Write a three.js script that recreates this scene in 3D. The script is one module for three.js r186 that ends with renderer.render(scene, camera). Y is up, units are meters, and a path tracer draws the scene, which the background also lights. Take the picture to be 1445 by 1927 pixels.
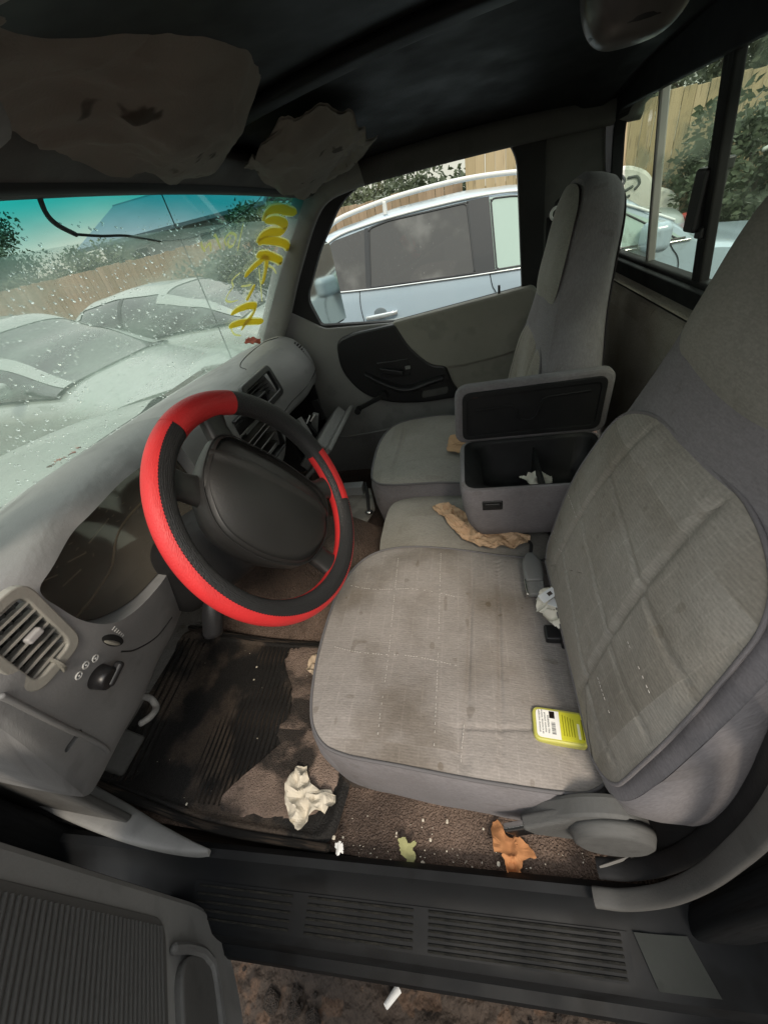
import * as THREE from 'three';
import { RoundedBoxGeometry } from 'three/addons/geometries/RoundedBoxGeometry.js';
import { mergeGeometries, mergeVertices, toCreasedNormals } from 'three/addons/utils/BufferGeometryUtils.js';
import { Brush, Evaluator, SUBTRACTION } from 'three-bvh-csg';

// ---------------------------------------------------------------- camera, sky, sun, exposure
// world: x runs from the bonnet (-) to the tail (+), y is up with the cab floor at 0, +z is the open driver's side
const scene = new THREE.Scene();
const camera = new THREE.PerspectiveCamera(106.45, 767 / 1024, 0.02, 400);
camera.position.set(0.286, 0.939, 0.835);
camera.rotation.order = 'YXZ';
camera.rotation.set(-37.33 * Math.PI / 180, 17.0 * Math.PI / 180, -13.44 * Math.PI / 180);
scene.add(camera);
const renderer = new THREE.WebGLRenderer({ antialias: true });
renderer.setSize(767, 1024);
renderer.toneMapping = THREE.LinearToneMapping;
renderer.toneMappingExposure = 1.75;
renderer.outputColorSpace = THREE.SRGBColorSpace;
renderer.shadowMap.enabled = true;
// overcast sky: the standard overcast luminance, a third as bright at the horizon as overhead, broken by faint cloud
{
  const w = 256, h = 128, d = new Float32Array(w * h * 4);
  for (let j = 0; j < h; j++) for (let i = 0; i < w; i++) {
    const el = (j + 0.5) / h * Math.PI - Math.PI / 2, az = i / w * Math.PI * 2;
    const up = Math.max(0, Math.sin(el));
    const c = 0.94 + 0.06 * Math.sin(az * 3 + 5 * up) * Math.sin(az * 2 - 9 * up + 1);
    const L = (1 + 2 * up) / 3 * 1.38 * c;
    const k = (j * w + i) * 4, warm = Math.exp(-up * 3.2);
    d[k] = L * (0.97 + 0.1 * warm); d[k + 1] = L * (0.99 + 0.03 * warm); d[k + 2] = L * (1.02 - 0.16 * warm); d[k + 3] = 1;
  }
  const t = new THREE.DataTexture(d, w, h, THREE.RGBAFormat, THREE.FloatType);
  t.mapping = THREE.EquirectangularReflectionMapping; t.magFilter = THREE.LinearFilter; t.needsUpdate = true;
  scene.background = t; scene.environment = t;
}
const sun = new THREE.DirectionalLight(0xfff0dc, 1.5);
sun.position.set(3.5, 9.0, 7.5); sun.target.position.set(0, 0.3, 0);
sun.castShadow = true; sun.shadow.radius = 26; sun.shadow.mapSize.set(2048, 2048);
Object.assign(sun.shadow.camera, { left: -8, right: 8, top: 8, bottom: -8, near: 0.5, far: 40 });
scene.add(sun, sun.target);

// ---------------------------------------------------------------- helpers
const V = (x, y, z) => new THREE.Vector3(x, y, z);
const lerp = (a, b, t) => a + (b - a) * t, clamp = (x, a = 0, b = 1) => Math.min(b, Math.max(a, x));
const smooth = (a, b, x) => { const t = clamp((x - a) / (b - a)); return t * t * (3 - 2 * t); };
function rng(seed) { let s = seed >>> 0 || 1; return () => { s |= 0; s = s + 0x6D2B79F5 | 0; let t = Math.imul(s ^ s >>> 15, 1 | s); t = t + Math.imul(t ^ t >>> 7, 61 | t) ^ t; return ((t ^ t >>> 14) >>> 0) / 4294967296; }; }
function hash(ix, iy, s) { let h = Math.imul(ix, 374761393) ^ Math.imul(iy, 668265263) ^ Math.imul(s, 1442695041); h = Math.imul(h ^ h >>> 13, 1274126177); return ((h ^ h >>> 16) >>> 0) / 4294967296; }
function noise(x, y, s = 0, p = 0) {                                    // value noise in 0..1, tiling every p cells when p is given
  const ix = Math.floor(x), iy = Math.floor(y), fx = x - ix, fy = y - iy, u = fx * fx * (3 - 2 * fx), v = fy * fy * (3 - 2 * fy);
  const m = p ? (k) => ((k % p) + p) % p : (k) => k;
  const a = hash(m(ix), m(iy), s), b = hash(m(ix + 1), m(iy), s), c = hash(m(ix), m(iy + 1), s), d = hash(m(ix + 1), m(iy + 1), s);
  return a + (b - a) * u + (c - a) * v + (a - b - c + d) * u * v;
}
function fbm(x, y, o = 4, s = 0, p = 0) { let t = 0, a = 0.5, n = 0; for (let i = 0; i < o; i++) { t += a * noise(x, y, s + i * 17, p); n += a; a *= 0.5; x *= 2; y *= 2; p *= 2; } return t / n; }
const toS = (c) => { c = clamp(c); return Math.round(255 * (c <= 0.0031308 ? 12.92 * c : 1.055 * Math.pow(c, 1 / 2.4) - 0.055)); };
function colourMap(n, fn, metres) {                                      // fn(u, v) in 0..1 -> linear colour
  const d = new Uint8Array(n * n * 4);
  for (let j = 0; j < n; j++) for (let i = 0; i < n; i++) { const c = fn(i / n, j / n), k = (j * n + i) * 4; d[k] = toS(c[0]); d[k + 1] = toS(c[1]); d[k + 2] = toS(c[2]); d[k + 3] = 255; }
  const t = new THREE.DataTexture(d, n, n); t.colorSpace = THREE.SRGBColorSpace; return finish(t, metres);
}
function greyMap(n, fn, metres) {
  const d = new Uint8Array(n * n * 4);
  for (let j = 0; j < n; j++) for (let i = 0; i < n; i++) { const k = (j * n + i) * 4; d[k] = d[k + 1] = d[k + 2] = Math.round(255 * clamp(fn(i / n, j / n))); d[k + 3] = 255; }
  return finish(new THREE.DataTexture(d, n, n), metres);
}
function finish(t, metres) { t.wrapS = t.wrapT = THREE.RepeatWrapping; t.magFilter = THREE.LinearFilter; t.minFilter = THREE.LinearMipmapLinearFilter; t.generateMipmaps = true; if (metres) t.repeat.set(1 / metres, 1 / metres); t.needsUpdate = true; return t; }
function canvasMap(w, h, draw) { const c = document.createElement('canvas'); c.width = w; c.height = h; draw(c.getContext('2d'), w, h); const t = new THREE.CanvasTexture(c); t.colorSpace = THREE.SRGBColorSpace; return t; }
const std = (r, g, b, rough = 0.7, o = {}) => { const m = new THREE.MeshPhysicalMaterial({ roughness: rough, side: THREE.DoubleSide, ...o }); m.color.setRGB(r, g, b); return m; };

const taken = {};
function numbered(n) { const k = taken[n] = (taken[n] ?? -1) + 1; return k ? `${n}_${String(k).padStart(3, '0')}` : n; }
function shadows(o) { o.traverse((c) => { if (c.isMesh) { c.castShadow = true; c.receiveShadow = true; } }); }
function tag(o, label, category, group, kind) { o.userData.label = label; o.userData.category = category; if (group) o.userData.group = group; if (kind) o.userData.kind = kind; return o; }
function thing(name, label, category, pos = [0, 0, 0], group) { const o = new THREE.Group(); o.name = numbered(name); o.position.set(...pos); scene.add(o); return tag(o, label, category, group); }
function mesh(name, g, m, parent, label) { const o = new THREE.Mesh(g, m); o.name = parent ? name : numbered(name); o.castShadow = o.receiveShadow = true; (parent || scene).add(o); if (label) o.userData.label = label; return o; }
function single(name, g, m, label, category, group) { return tag(mesh(name, g, m), label, category, group); }
// geometry is written in world metres and shifted to its thing's own base
function into(parent, g) { const p = parent.position; g.translate(-p.x, -p.y, -p.z); return g; }
function part(name, g, m, parent, label) { return mesh(name, into(parent, g), m, parent, label); }
function sub(name, g, m, p, label) { const root = p.parent; return mesh(name, into(root === scene ? p : root, g), m, p, label); }
const join = (...gs) => mergeGeometries(gs.flat().map((g) => { const k = g.index ? g.toNonIndexed() : g; for (const a of Object.keys(k.attributes)) if (!['position', 'normal', 'uv'].includes(a)) k.deleteAttribute(a); if (!k.attributes.uv) k.setAttribute('uv', new THREE.BufferAttribute(new Float32Array(k.attributes.position.count * 2), 2)); return k; }));

function grid(P, nu, nv, flipped = false) {                              // P[j][i] rows of points
  const pos = [], uv = [], idx = [];
  let vv = 0;
  for (let j = 0; j <= nv; j++) {
    if (j) vv += P[j][nu >> 1].distanceTo(P[j - 1][nu >> 1]);
    let uu = 0;
    for (let i = 0; i <= nu; i++) { if (i) uu += P[j][i].distanceTo(P[j][i - 1]); const p = P[j][i]; pos.push(p.x, p.y, p.z); uv.push(uu, vv); }
  }
  for (let j = 0; j < nv; j++) for (let i = 0; i < nu; i++) { const a = j * (nu + 1) + i, b = a + 1, c = a + nu + 1, d = c + 1; flipped ? idx.push(a, c, b, b, c, d) : idx.push(a, b, c, b, d, c); }
  const g = new THREE.BufferGeometry(); g.setAttribute('position', new THREE.Float32BufferAttribute(pos, 3)); g.setAttribute('uv', new THREE.Float32BufferAttribute(uv, 2)); g.setIndex(idx); g.computeVertexNormals(); return g;
}
function sheet(fn, nu, nv, flipped) { const P = []; for (let j = 0; j <= nv; j++) { P.push([]); for (let i = 0; i <= nu; i++) P[j].push(fn(i / nu, j / nv)); } return grid(P, nu, nv, flipped); }
function loft(rings, caps = true) {                                      // closed rings of equal count
  const n = rings[0].length, P = rings.map((r) => [...r, r[0]]);
  const g = grid(P, n, rings.length - 1); weld(g, n, rings.length);
  const out = [g];
  if (caps) for (const e of [0, rings.length - 1]) {
    const r = rings[e], c = r.reduce((a, p) => a.add(p), V(0, 0, 0)).multiplyScalar(1 / n);
    const P2 = [[...r, r[0]], Array.from({ length: n + 1 }, () => c)];
    out.push(grid(P2, n, 1, e === 0));
  }
  return out.length > 1 ? join(...out) : g;
}
function weld(g, n, rows) { const N = g.attributes.normal; for (let j = 0; j < rows; j++) { const a = j * (n + 1), b = a + n; const x = N.getX(a) + N.getX(b), y = N.getY(a) + N.getY(b), z = N.getZ(a) + N.getZ(b), l = Math.hypot(x, y, z) || 1; N.setXYZ(a, x / l, y / l, z / l); N.setXYZ(b, x / l, y / l, z / l); } }
function superRing(c, U, W, a, b, e = 3, n = 40) { const r = []; for (let i = 0; i < n; i++) { const t = i / n * Math.PI * 2, ct = Math.cos(t), st = Math.sin(t); r.push(c.clone().addScaledVector(U, a * Math.sign(ct) * Math.abs(ct) ** (2 / e)).addScaledVector(W, b * Math.sign(st) * Math.abs(st) ** (2 / e))); } return r; }
function box(x0, x1, y0, y1, z0, z1, r = 0.004, seg = 2) { const w = x1 - x0, h = y1 - y0, d = z1 - z0; const g = r > 0 ? new RoundedBoxGeometry(w, h, d, seg, Math.min(r, w / 2.01, h / 2.01, d / 2.01)) : new THREE.BoxGeometry(w, h, d); g.translate((x0 + x1) / 2, (y0 + y1) / 2, (z0 + z1) / 2); return g; }
function curve(pts, closed = false, tension = 0.5) { return new THREE.CatmullRomCurve3(pts.map((p) => p.isVector3 ? p : V(...p)), closed, 'catmullrom', tension); }
function tube(pts, r, seg = 40, radial = 8, closed = false) {
  const c = curve(pts, closed), g = new THREE.TubeGeometry(c, seg, r, radial, closed);
  if (closed) return g;
  const caps = [0, 1].map((t) => { const s = new THREE.SphereGeometry(r, radial, 6), p = c.getPoint(t); s.translate(p.x, p.y, p.z); return s; });
  return join(g, ...caps);
}
function bar(a, b, w, h, up = [0, 1, 0], r = 0.2) {                       // rounded bar from a to b
  const A = V(...a), B = V(...b), d = B.clone().sub(A), L = d.length(), g = new RoundedBoxGeometry(w, h, L, 2, Math.min(w, h) * r);
  const m = new THREE.Matrix4().lookAt(A, B, V(...up)); g.applyMatrix4(m); const c = A.add(B).multiplyScalar(0.5); g.translate(c.x, c.y, c.z); return g;
}
// smooth closed outline through 2-D points
function outline(pts, n = 160, tension = 0.5) { return curve(pts.map((p) => [p[0], p[1], 0]), true, tension).getSpacedPoints(n).slice(0, n).map((p) => [p.x, p.y]); }
function roundedPoly(pts, r, k = 6) {                                      // polygon with rounded corners; r may be one per corner
  const out = []; const n = pts.length;
  for (let i = 0; i < n; i++) {
    const A = pts[(i + n - 1) % n], B = pts[i], C = pts[(i + 1) % n]; let rr = Array.isArray(r) ? r[i] : r;
    const d1 = [A[0] - B[0], A[1] - B[1]], d2 = [C[0] - B[0], C[1] - B[1]], l1 = Math.hypot(...d1), l2 = Math.hypot(...d2); rr = Math.min(rr, l1 * 0.48, l2 * 0.48);
    const p = [B[0] + d1[0] / l1 * rr, B[1] + d1[1] / l1 * rr], q = [B[0] + d2[0] / l2 * rr, B[1] + d2[1] / l2 * rr];
    for (let t = 0; t <= k; t++) { const s = t / k; out.push([(1 - s) ** 2 * p[0] + 2 * s * (1 - s) * B[0] + s * s * q[0], (1 - s) ** 2 * p[1] + 2 * s * (1 - s) * B[1] + s * s * q[1]]); }
  }
  return out;
}
function basis(g, X, Y, Z) {                                              // puts local axes on X, Y, Z; keeps faces outward when the frame is mirrored
  const m = new THREE.Matrix4().makeBasis(V(...X).normalize(), V(...Y).normalize(), V(...Z).normalize()); g.applyMatrix4(m);
  if (m.determinant() < 0) { for (const n of Object.keys(g.attributes)) { const t = g.attributes[n], s = t.itemSize; for (let i = 0; i < t.count; i += 3) for (let k = 0; k < s; k++) { const p = (i + 1) * s + k, q = (i + 2) * s + k, v = t.array[p]; t.array[p] = t.array[q]; t.array[q] = v; } } }
  return g;
}
const shapeOf = (pts) => new THREE.Shape(pts.map((p) => new THREE.Vector2(...p)));
function plate(pts, depth, bevel = 0.003, holes = []) { const s = shapeOf(pts); for (const h of holes) s.holes.push(new THREE.Path(h.map((p) => new THREE.Vector2(...p)))); const g = new THREE.ExtrudeGeometry(s, { depth: Math.max(1e-4, depth - 2 * bevel), bevelEnabled: bevel > 0, bevelSize: bevel, bevelThickness: bevel, bevelSegments: 2, curveSegments: 8 }); g.translate(0, 0, bevel); return g; }
function onFrame(g, o, X, Y) { const x = V(...X).normalize(), z = x.clone().cross(V(...Y)).normalize(), y = z.clone().cross(x); g.applyMatrix4(new THREE.Matrix4().makeBasis(x, y, z).setPosition(...o)); return g; }
// cushion: outline (2-D) -> crowned top with extra height h(p, q), placed by at(p, q, height)
function pillow(out, at, dome, h = () => 0, rings = 40) {
  const n = out.length, c = out.reduce((a, p) => [a[0] + p[0] / n, a[1] + p[1] / n], [0, 0]), P = [];
  const pos = [], uv = [], idx = [];
  for (let j = 0; j <= rings; j++) { const s = 1 - (j / rings) ** 1.15; for (let i = 0; i <= n; i++) { const o = out[i % n], p = lerp(c[0], o[0], s), q = lerp(c[1], o[1], s), w = at(p, q, dome(s) + h(p, q, s)); pos.push(w.x, w.y, w.z); uv.push(p, q); } }
  for (let j = 0; j < rings; j++) for (let i = 0; i < n; i++) { const a = j * (n + 1) + i, b = a + 1, d = a + n + 1, e = d + 1; idx.push(a, b, d, b, e, d); }
  const g = new THREE.BufferGeometry(); g.setAttribute('position', new THREE.Float32BufferAttribute(pos, 3)); g.setAttribute('uv', new THREE.Float32BufferAttribute(uv, 2)); g.setIndex(idx); g.computeVertexNormals(); weld(g, n, rings + 1); return g;
}
function skirt(out, at, prof, wob = 0) {                                   // prof: [outward offset, height] from the bottom up
  const n = out.length, nor = out.map((p, i) => { const a = out[(i + n - 1) % n], b = out[(i + 1) % n], d = [b[1] - a[1], a[0] - b[0]], l = Math.hypot(...d) || 1; return [d[0] / l, d[1] / l]; });
  let area = 0; out.forEach((p, i) => { const q = out[(i + 1) % n]; area += p[0] * q[1] - q[0] * p[1]; }); const sg = area > 0 ? 1 : -1;
  return loft(prof.map(([o, y], k) => out.map((p, i) => { const w = wob * (fbm(p[0] * 9 + k * 0.6, p[1] * 9, 3, 5) - 0.5); return at(p[0] + nor[i][0] * sg * (o + w), p[1] + nor[i][1] * sg * (o + w), y); })), false);
}

// ---------------------------------------------------------------- materials
const grainBump = greyMap(512, (u, v) => 0.5 * noise(u * 190, v * 190, 1, 190) + 0.5 * noise(u * 90, v * 90, 2, 90), 0.25);
const dirt = (s, lo = 0.75) => (u, v) => lo + (1 - lo) * fbm(u * 6, v * 6, 5, s, 6);
const plasticMap = (r, g, b, s, amt = 0.22) => colourMap(512, (u, v) => { const d = 1 - amt * fbm(u * 5, v * 5, 5, s, 5) - amt * 0.6 * smooth(0.58, 0.75, fbm(u * 9, v * 9, 4, s + 40, 9)), k = 1 + 0.05 * (noise(u * 200, v * 200, s, 200) - 0.5); return [r * d * k * 1.1, g * d * k * 1.1, b * d * k * 1.07]; }, 0.5);
const plasticRough = greyMap(256, (u, v) => 0.5 + 0.35 * fbm(u * 6, v * 6, 5, 33, 6), 0.4);
const plastic = (r, g, b, s, rough = 1.0, o = {}) => std(1, 1, 1, rough, { map: plasticMap(r, g, b, s), roughnessMap: plasticRough, bumpMap: grainBump, bumpScale: 0.00022, ...o });
const M = {};
M.dash = plastic(0.21, 0.21, 0.215, 3, 0.85);
M.dashTop = plastic(0.27, 0.26, 0.235, 4, 0.95);
M.trim = plastic(0.2, 0.2, 0.198, 5);
M.trimMid = plastic(0.095, 0.095, 0.094, 16);
M.trimDark = plastic(0.075, 0.074, 0.072, 6);
M.padVinyl = plastic(0.25, 0.24, 0.21, 7);
M.black = plastic(0.014, 0.014, 0.015, 8, 0.85, { specularIntensity: 0.5 });
M.blackSmooth = std(0.012, 0.012, 0.013, 0.38);
M.gasket = std(0.01, 0.01, 0.01, 0.7);
M.paint = std(1, 1, 1, 0.9, { map: plasticMap(0.007, 0.008, 0.0095, 9, 0.5), roughnessMap: plasticRough, specularIntensity: 0.4 });
M.shroud = std(0.011, 0.0105, 0.0095, 0.7);
M.void = std(0.006, 0.006, 0.006, 0.9);
M.chrome = std(0.75, 0.75, 0.74, 0.18, { metalness: 1 });
M.steel = std(0.4, 0.39, 0.37, 0.4, { metalness: 1 });
M.lensDark = std(0.02, 0.019, 0.017, 0.3);
M.white = std(0.72, 0.72, 0.7, 0.6);
M.needle = std(0.5, 0.48, 0.45, 0.5);
// velour: fine ribs, worn and stained
const velour = (r, g, b, s, stain, ribs = 1) => colourMap(1024, (u, v) => {
  const x = u * 0.6, y = v * 0.6, rib = ribs * (0.06 * Math.sin(y * Math.PI * 2 / 0.0042 + 3 * noise(u * 30, v * 30, s, 30)));
  const fleck = 0.22 * (noise(u * 120, v * 500, s + 2) - 0.5) + 0.14 * (noise(u * 420, v * 420, s + 3) - 0.5);
  const ln = (q, f) => { const t = (q * f) % 1, e = Math.min(t, 1 - t) / f; return Math.exp(-((e / 0.0011) ** 2)); }, plaid = ribs * 0.2 * noise(u * 60, v * 60, s + 12) * Math.max(ln(x, 1 / 0.03), ln(y, 1 / 0.03));
  let k = 1 + rib + plaid + fleck + 0.3 * (fbm(u * 4, v * 4, 5, s + 5, 4) - 0.5);
  const wx = u + 0.05 * (fbm(u * 6, v * 6, 4, s + 50, 6) - 0.5), wy = v + 0.05 * (fbm(u * 6, v * 6, 4, s + 60, 6) - 0.5);
  const st = (0.9 * smooth(0.42, 0.78, fbm(wx * 4 + 3, wy * 4, 6, s + 9)) + 0.5 * smooth(0.9, 0.93, noise(u * 27 + 0.37, v * 27, s + 7, 0))) * stain;
  return [r * k * (1 - 0.4 * st), g * k * (1 - 0.44 * st), b * k * (1 - 0.5 * st)];
}, 0.6);
const velourBump = greyMap(512, (u, v) => 0.55 * noise(u * 70, v * 230, 4, 0) + 0.45 * noise(u * 200, v * 200, 5, 200), 0.3);
M.seat = std(1, 1, 1, 1, { map: velour(0.25, 0.228, 0.21, 11, 1.0), bumpMap: velourBump, bumpScale: 0.0005, sheen: 0.35, sheenRoughness: 0.6 }); M.seat.sheenColor.setRGB(0.4, 0.38, 0.36);
M.seatBack = std(1, 1, 1, 1, { map: velour(0.262, 0.245, 0.215, 13, 0.6), bumpMap: velourBump, bumpScale: 0.0004, sheen: 0.3, sheenRoughness: 0.6 }); M.seatBack.sheenColor.setRGB(0.35, 0.34, 0.32);
M.seatSide = std(1, 1, 1, 1, { map: velour(0.185, 0.175, 0.182, 14, 0.5, 0), bumpMap: velourBump, bumpScale: 0.0003, sheen: 0.3, sheenRoughness: 0.6 }); M.seatSide.sheenColor.setRGB(0.25, 0.24, 0.25);
M.seatHead = std(1, 1, 1, 1, { map: velour(0.235, 0.225, 0.2, 15, 0.4, 0), bumpMap: velourBump, bumpScale: 0.0003, sheen: 0.3, sheenRoughness: 0.6 }); M.seatHead.sheenColor.setRGB(0.3, 0.29, 0.27);
M.piping = std(0.12, 0.115, 0.118, 0.9);
M.thread = std(0.5, 0.47, 0.43, 0.9);
M.rearWall = std(1, 1, 1, 1, { map: velour(0.3, 0.275, 0.235, 16, 0.7, 0), bumpMap: velourBump, bumpScale: 0.002 });
const carpetMap = colourMap(1024, (u, v) => {
  const n = fbm(u * 7, v * 7, 6, 21, 7), fine = noise(u * 300, v * 300, 22, 300), patch = smooth(0.42, 0.62, fbm(u * 4 + 2, v * 4, 5, 23, 4)), grit = noise(u * 380, v * 380, 24, 380) > 0.93 ? 0.12 * noise(u * 25, v * 25, 3, 25) : 0;
  const k = 0.55 + 0.65 * n + 0.55 * (fine - 0.5);
  return [lerp(0.075, 0.145, patch) * k + grit, lerp(0.05, 0.1, patch) * k + grit * 0.85, lerp(0.037, 0.075, patch) * k + grit * 0.75];
}, 0.7);
const carpetBump = greyMap(512, (u, v) => 0.6 * noise(u * 160, v * 160, 25, 160) + 0.4 * fbm(u * 20, v * 20, 4, 26, 20), 0.3);
M.carpet = std(1, 1, 1, 0.75, { map: carpetMap, bumpMap: carpetBump, bumpScale: 0.005 });
M.carpetGrey = std(1, 1, 1, 1, { map: velour(0.13, 0.125, 0.12, 27, 1, 0), bumpMap: carpetBump, bumpScale: 0.003 });
const muddyRubber = colourMap(1024, (u, v) => { const m = smooth(0.48, 0.68, fbm(u * 5, v * 5, 6, 31, 5)), f = noise(u * 260, v * 260, 32, 260), k = 0.8 + 0.5 * (f - 0.5); return [lerp(0.018, 0.075, m) * k, lerp(0.017, 0.058, m) * k, lerp(0.016, 0.045, m) * k]; }, 0.45);
M.mat = std(1, 1, 1, 0.75, { specularIntensity: 0.45, map: muddyRubber, bumpMap: carpetBump, bumpScale: 0.002 });
M.sill = std(1, 1, 1, 0.7, { specularIntensity: 0.3, map: colourMap(1024, (u, v) => { const m = smooth(0.52, 0.7, fbm(u * 6, v * 6, 6, 41, 6)), f = 0.8 + 0.4 * noise(u * 200, v * 200, 42, 200); return [lerp(0.008, 0.07, m * 0.6) * f, lerp(0.0085, 0.065, m * 0.6) * f, lerp(0.008, 0.053, m * 0.6) * f]; }, 0.4), bumpMap: grainBump, bumpScale: 0.0003 });
M.mud = std(1, 1, 1, 0.85, { map: colourMap(1024, (u, v) => { const n = fbm(u * 8, v * 8, 6, 51, 8), f = noise(u * 240, v * 240, 52, 240), k = 0.1 + 0.4 * n + 0.16 * (f - 0.5), leaf = smooth(0.62, 0.7, fbm(u * 22, v * 22, 3, 53, 22)); return [(0.1 + 0.07 * leaf) * k, (0.068 + 0.03 * leaf) * k, (0.048 + 0.01 * leaf) * k]; }, 0.9), bumpMap: greyMap(512, (u, v) => fbm(u * 14, v * 14, 6, 54, 14), 0.6), bumpScale: 0.03 });
const leather = greyMap(512, (u, v) => { const dx = (u * 60) % 1 - 0.5, dy = (v * 60) % 1 - 0.5; return 0.6 + 0.4 * noise(u * 120, v * 120, 61, 120) - (dx * dx + dy * dy < 0.06 ? 0.55 : 0); }, 0.18);
M.redLeather = std(1, 1, 1, 0.52, { map: colourMap(512, (u, v) => { const k = 0.86 + 0.2 * fbm(u * 6, v * 6, 4, 62, 6) + 0.05 * (noise(u * 200, v * 200, 63, 200) - 0.5); return [0.62 * k, 0.028 * k, 0.03 * k]; }, 0.2), bumpMap: greyMap(512, (u, v) => 0.6 * noise(u * 110, v * 110, 64, 110) + 0.4 * fbm(u * 30, v * 30, 3, 65, 30), 0.12), bumpScale: 0.0005 });
M.blackLeather = std(0.022, 0.022, 0.023, 0.5, { bumpMap: leather, bumpScale: 0.0012 });
M.wheelPl = plastic(0.02, 0.02, 0.02, 66, 0.7, { bumpScale: 0.00012 });
const clothBump = greyMap(512, (u, v) => 0.5 * fbm(u * 12, v * 12, 5, 71, 12) + 0.5 * noise(u * 180, v * 180, 72, 180), 0.3);
M.liner = std(1, 1, 1, 1, { map: colourMap(512, (u, v) => { const k = 0.75 + 0.4 * fbm(u * 6, v * 6, 5, 73, 6), s = smooth(0.68, 0.76, fbm(u * 11, v * 11, 4, 74, 11)); return [0.2 * k * (1 - 0.7 * s), 0.185 * k * (1 - 0.72 * s), 0.16 * k * (1 - 0.74 * s)]; }, 0.5), bumpMap: clothBump, bumpScale: 0.0007 });
const paperMap = (r, g, b, s) => colourMap(256, (u, v) => { const k = 0.82 + 0.3 * fbm(u * 6, v * 6, 5, s, 6), st = smooth(0.62, 0.75, fbm(u * 5, v * 5, 4, s + 7, 5)) * 0.35; return [r * k * (1 - st), g * k * (1 - st * 1.1), b * k * (1 - st * 1.25)]; }, 0.12);
M.napkin = std(1, 1, 1, 0.95, { map: paperMap(0.62, 0.57, 0.47, 81) });
M.napkinWhite = std(1, 1, 1, 0.95, { map: paperMap(0.7, 0.67, 0.58, 82) });
M.kraft = std(1, 1, 1, 0.9, { map: paperMap(0.47, 0.32, 0.2, 83) });
M.kraftPale = std(1, 1, 1, 0.9, { map: paperMap(0.5, 0.4, 0.29, 84) });
M.cardboard = std(1, 1, 1, 0.9, { map: paperMap(0.42, 0.26, 0.14, 85) });
M.orangeLeaf = std(1, 1, 1, 0.85, { map: paperMap(0.46, 0.21, 0.085, 86) });
M.greenLeaf = std(0.3, 0.3, 0.14, 0.85); M.redLeaf = std(0.2, 0.035, 0.015, 0.8);

// ---------------------------------------------------------------- ground outside
const GROUND = -0.62;
{
  const n = 220, S = 60;
  const g = sheet((u, v) => { const a = (u - 0.5) * 2, b = (v - 0.5) * 2, x = S * Math.sign(a) * Math.abs(a) ** 3.2 + 0.2, z = S * Math.sign(b) * Math.abs(b) ** 3.2 + 0.9; const near = Math.exp(-(x * x + (z - 0.9) ** 2) / 3); return V(x, GROUND - 0.03 + 0.035 * fbm(x * 3.2, z * 3.2, 5, 91) * (0.4 + near) + 0.012 * near * noise(x * 22, z * 22, 92), z); }, n, n, true);
  const o = mesh('ground', g, M.mud); o.userData.kind = 'structure'; o.userData.label = 'brown muddy dirt ground of the yard';
}

// ---------------------------------------------------------------- the cab shell
const cab = new THREE.Group(); cab.name = 'truck_cab'; cab.userData = { kind: 'structure', label: 'dark stripped pickup cab shell around the seats' }; scene.add(cab);
const hump = (x, z) => 0.13 * Math.exp(-((z / 0.17) ** 4)) * smooth(0.05, -0.15, x) + 0.08 * Math.exp(-((z / 0.2) ** 4));
part('floor_pan', sheet((u, v) => { const x = lerp(-0.62, 0.76, u), z = lerp(-0.72, 0.704, v); return V(x, -0.004 + hump(x, z) + 0.006 * fbm(x * 9, z * 9, 4, 101) + 0.012 * smooth(0.68, 0.705, Math.abs(z)), z); }, 120, 120, true), M.carpet, cab, 'worn brown carpet over the cab floor');
part('firewall', sheet((u, v) => { const z = lerp(-0.72, 0.72, u), x = lerp(-0.55, -0.86, v), y = lerp(-0.01, 0.55, v); return V(x, y + hump(-0.6, z) * (1 - v), z); }, 40, 20), M.carpetGrey, cab);
for (const s of [1, -1]) part('kick_panel', box(-0.84, -0.44, -0.01, s > 0 ? 0.30 : 0.56, s > 0 ? 0.705 : -0.735, s > 0 ? 0.72 : -0.695, 0.005), M.trimDark, cab);
// roof skin with pressed ribs, bare and black
const roofY = (x, z) => 1.112 - 0.11 * z * z - 0.12 * (x - 0.25) ** 2;
part('roof_panel', sheet((u, v) => { const x = lerp(-0.24, 0.76, u), z = lerp(-0.70, 0.62, v); return V(x, roofY(x, z) - 0.01 * smooth(0.045, 0.02, Math.abs(x - 0.62)), z); }, 120, 60), M.paint, cab, 'bare black painted roof with pressed ribs');
part('roof_skin', sheet((u, v) => { const x = lerp(-0.26, 0.78, u), z = lerp(-0.72, 0.64, v); return V(x, roofY(x, z) + 0.03, z); }, 20, 20), M.paint, cab);
part('roof_bow', loft(Array.from({ length: 40 }, (_, i) => { const x = lerp(-0.12, 0.56, i / 39), z = 0.035 + 0.30 * x; return superRing(V(x, roofY(x, z) - 0.006, z), V(-0.29, 0, 0.957), V(0, 1, 0), 0.024, 0.009, 3, 20); })), M.paint, cab, 'black roof bow across the bare roof');
part('windshield_header', loft(Array.from({ length: 25 }, (_, i) => { const z = lerp(-0.6, 0.6, i / 24); return superRing(V(-0.175 + 0.2 * z * z, 1.062 - 0.07 * z * z, z), V(0.9, 0.4, 0), V(-0.4, 0.9, 0), 0.05, 0.02, 3, 20); })), M.trimDark, cab);
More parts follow.
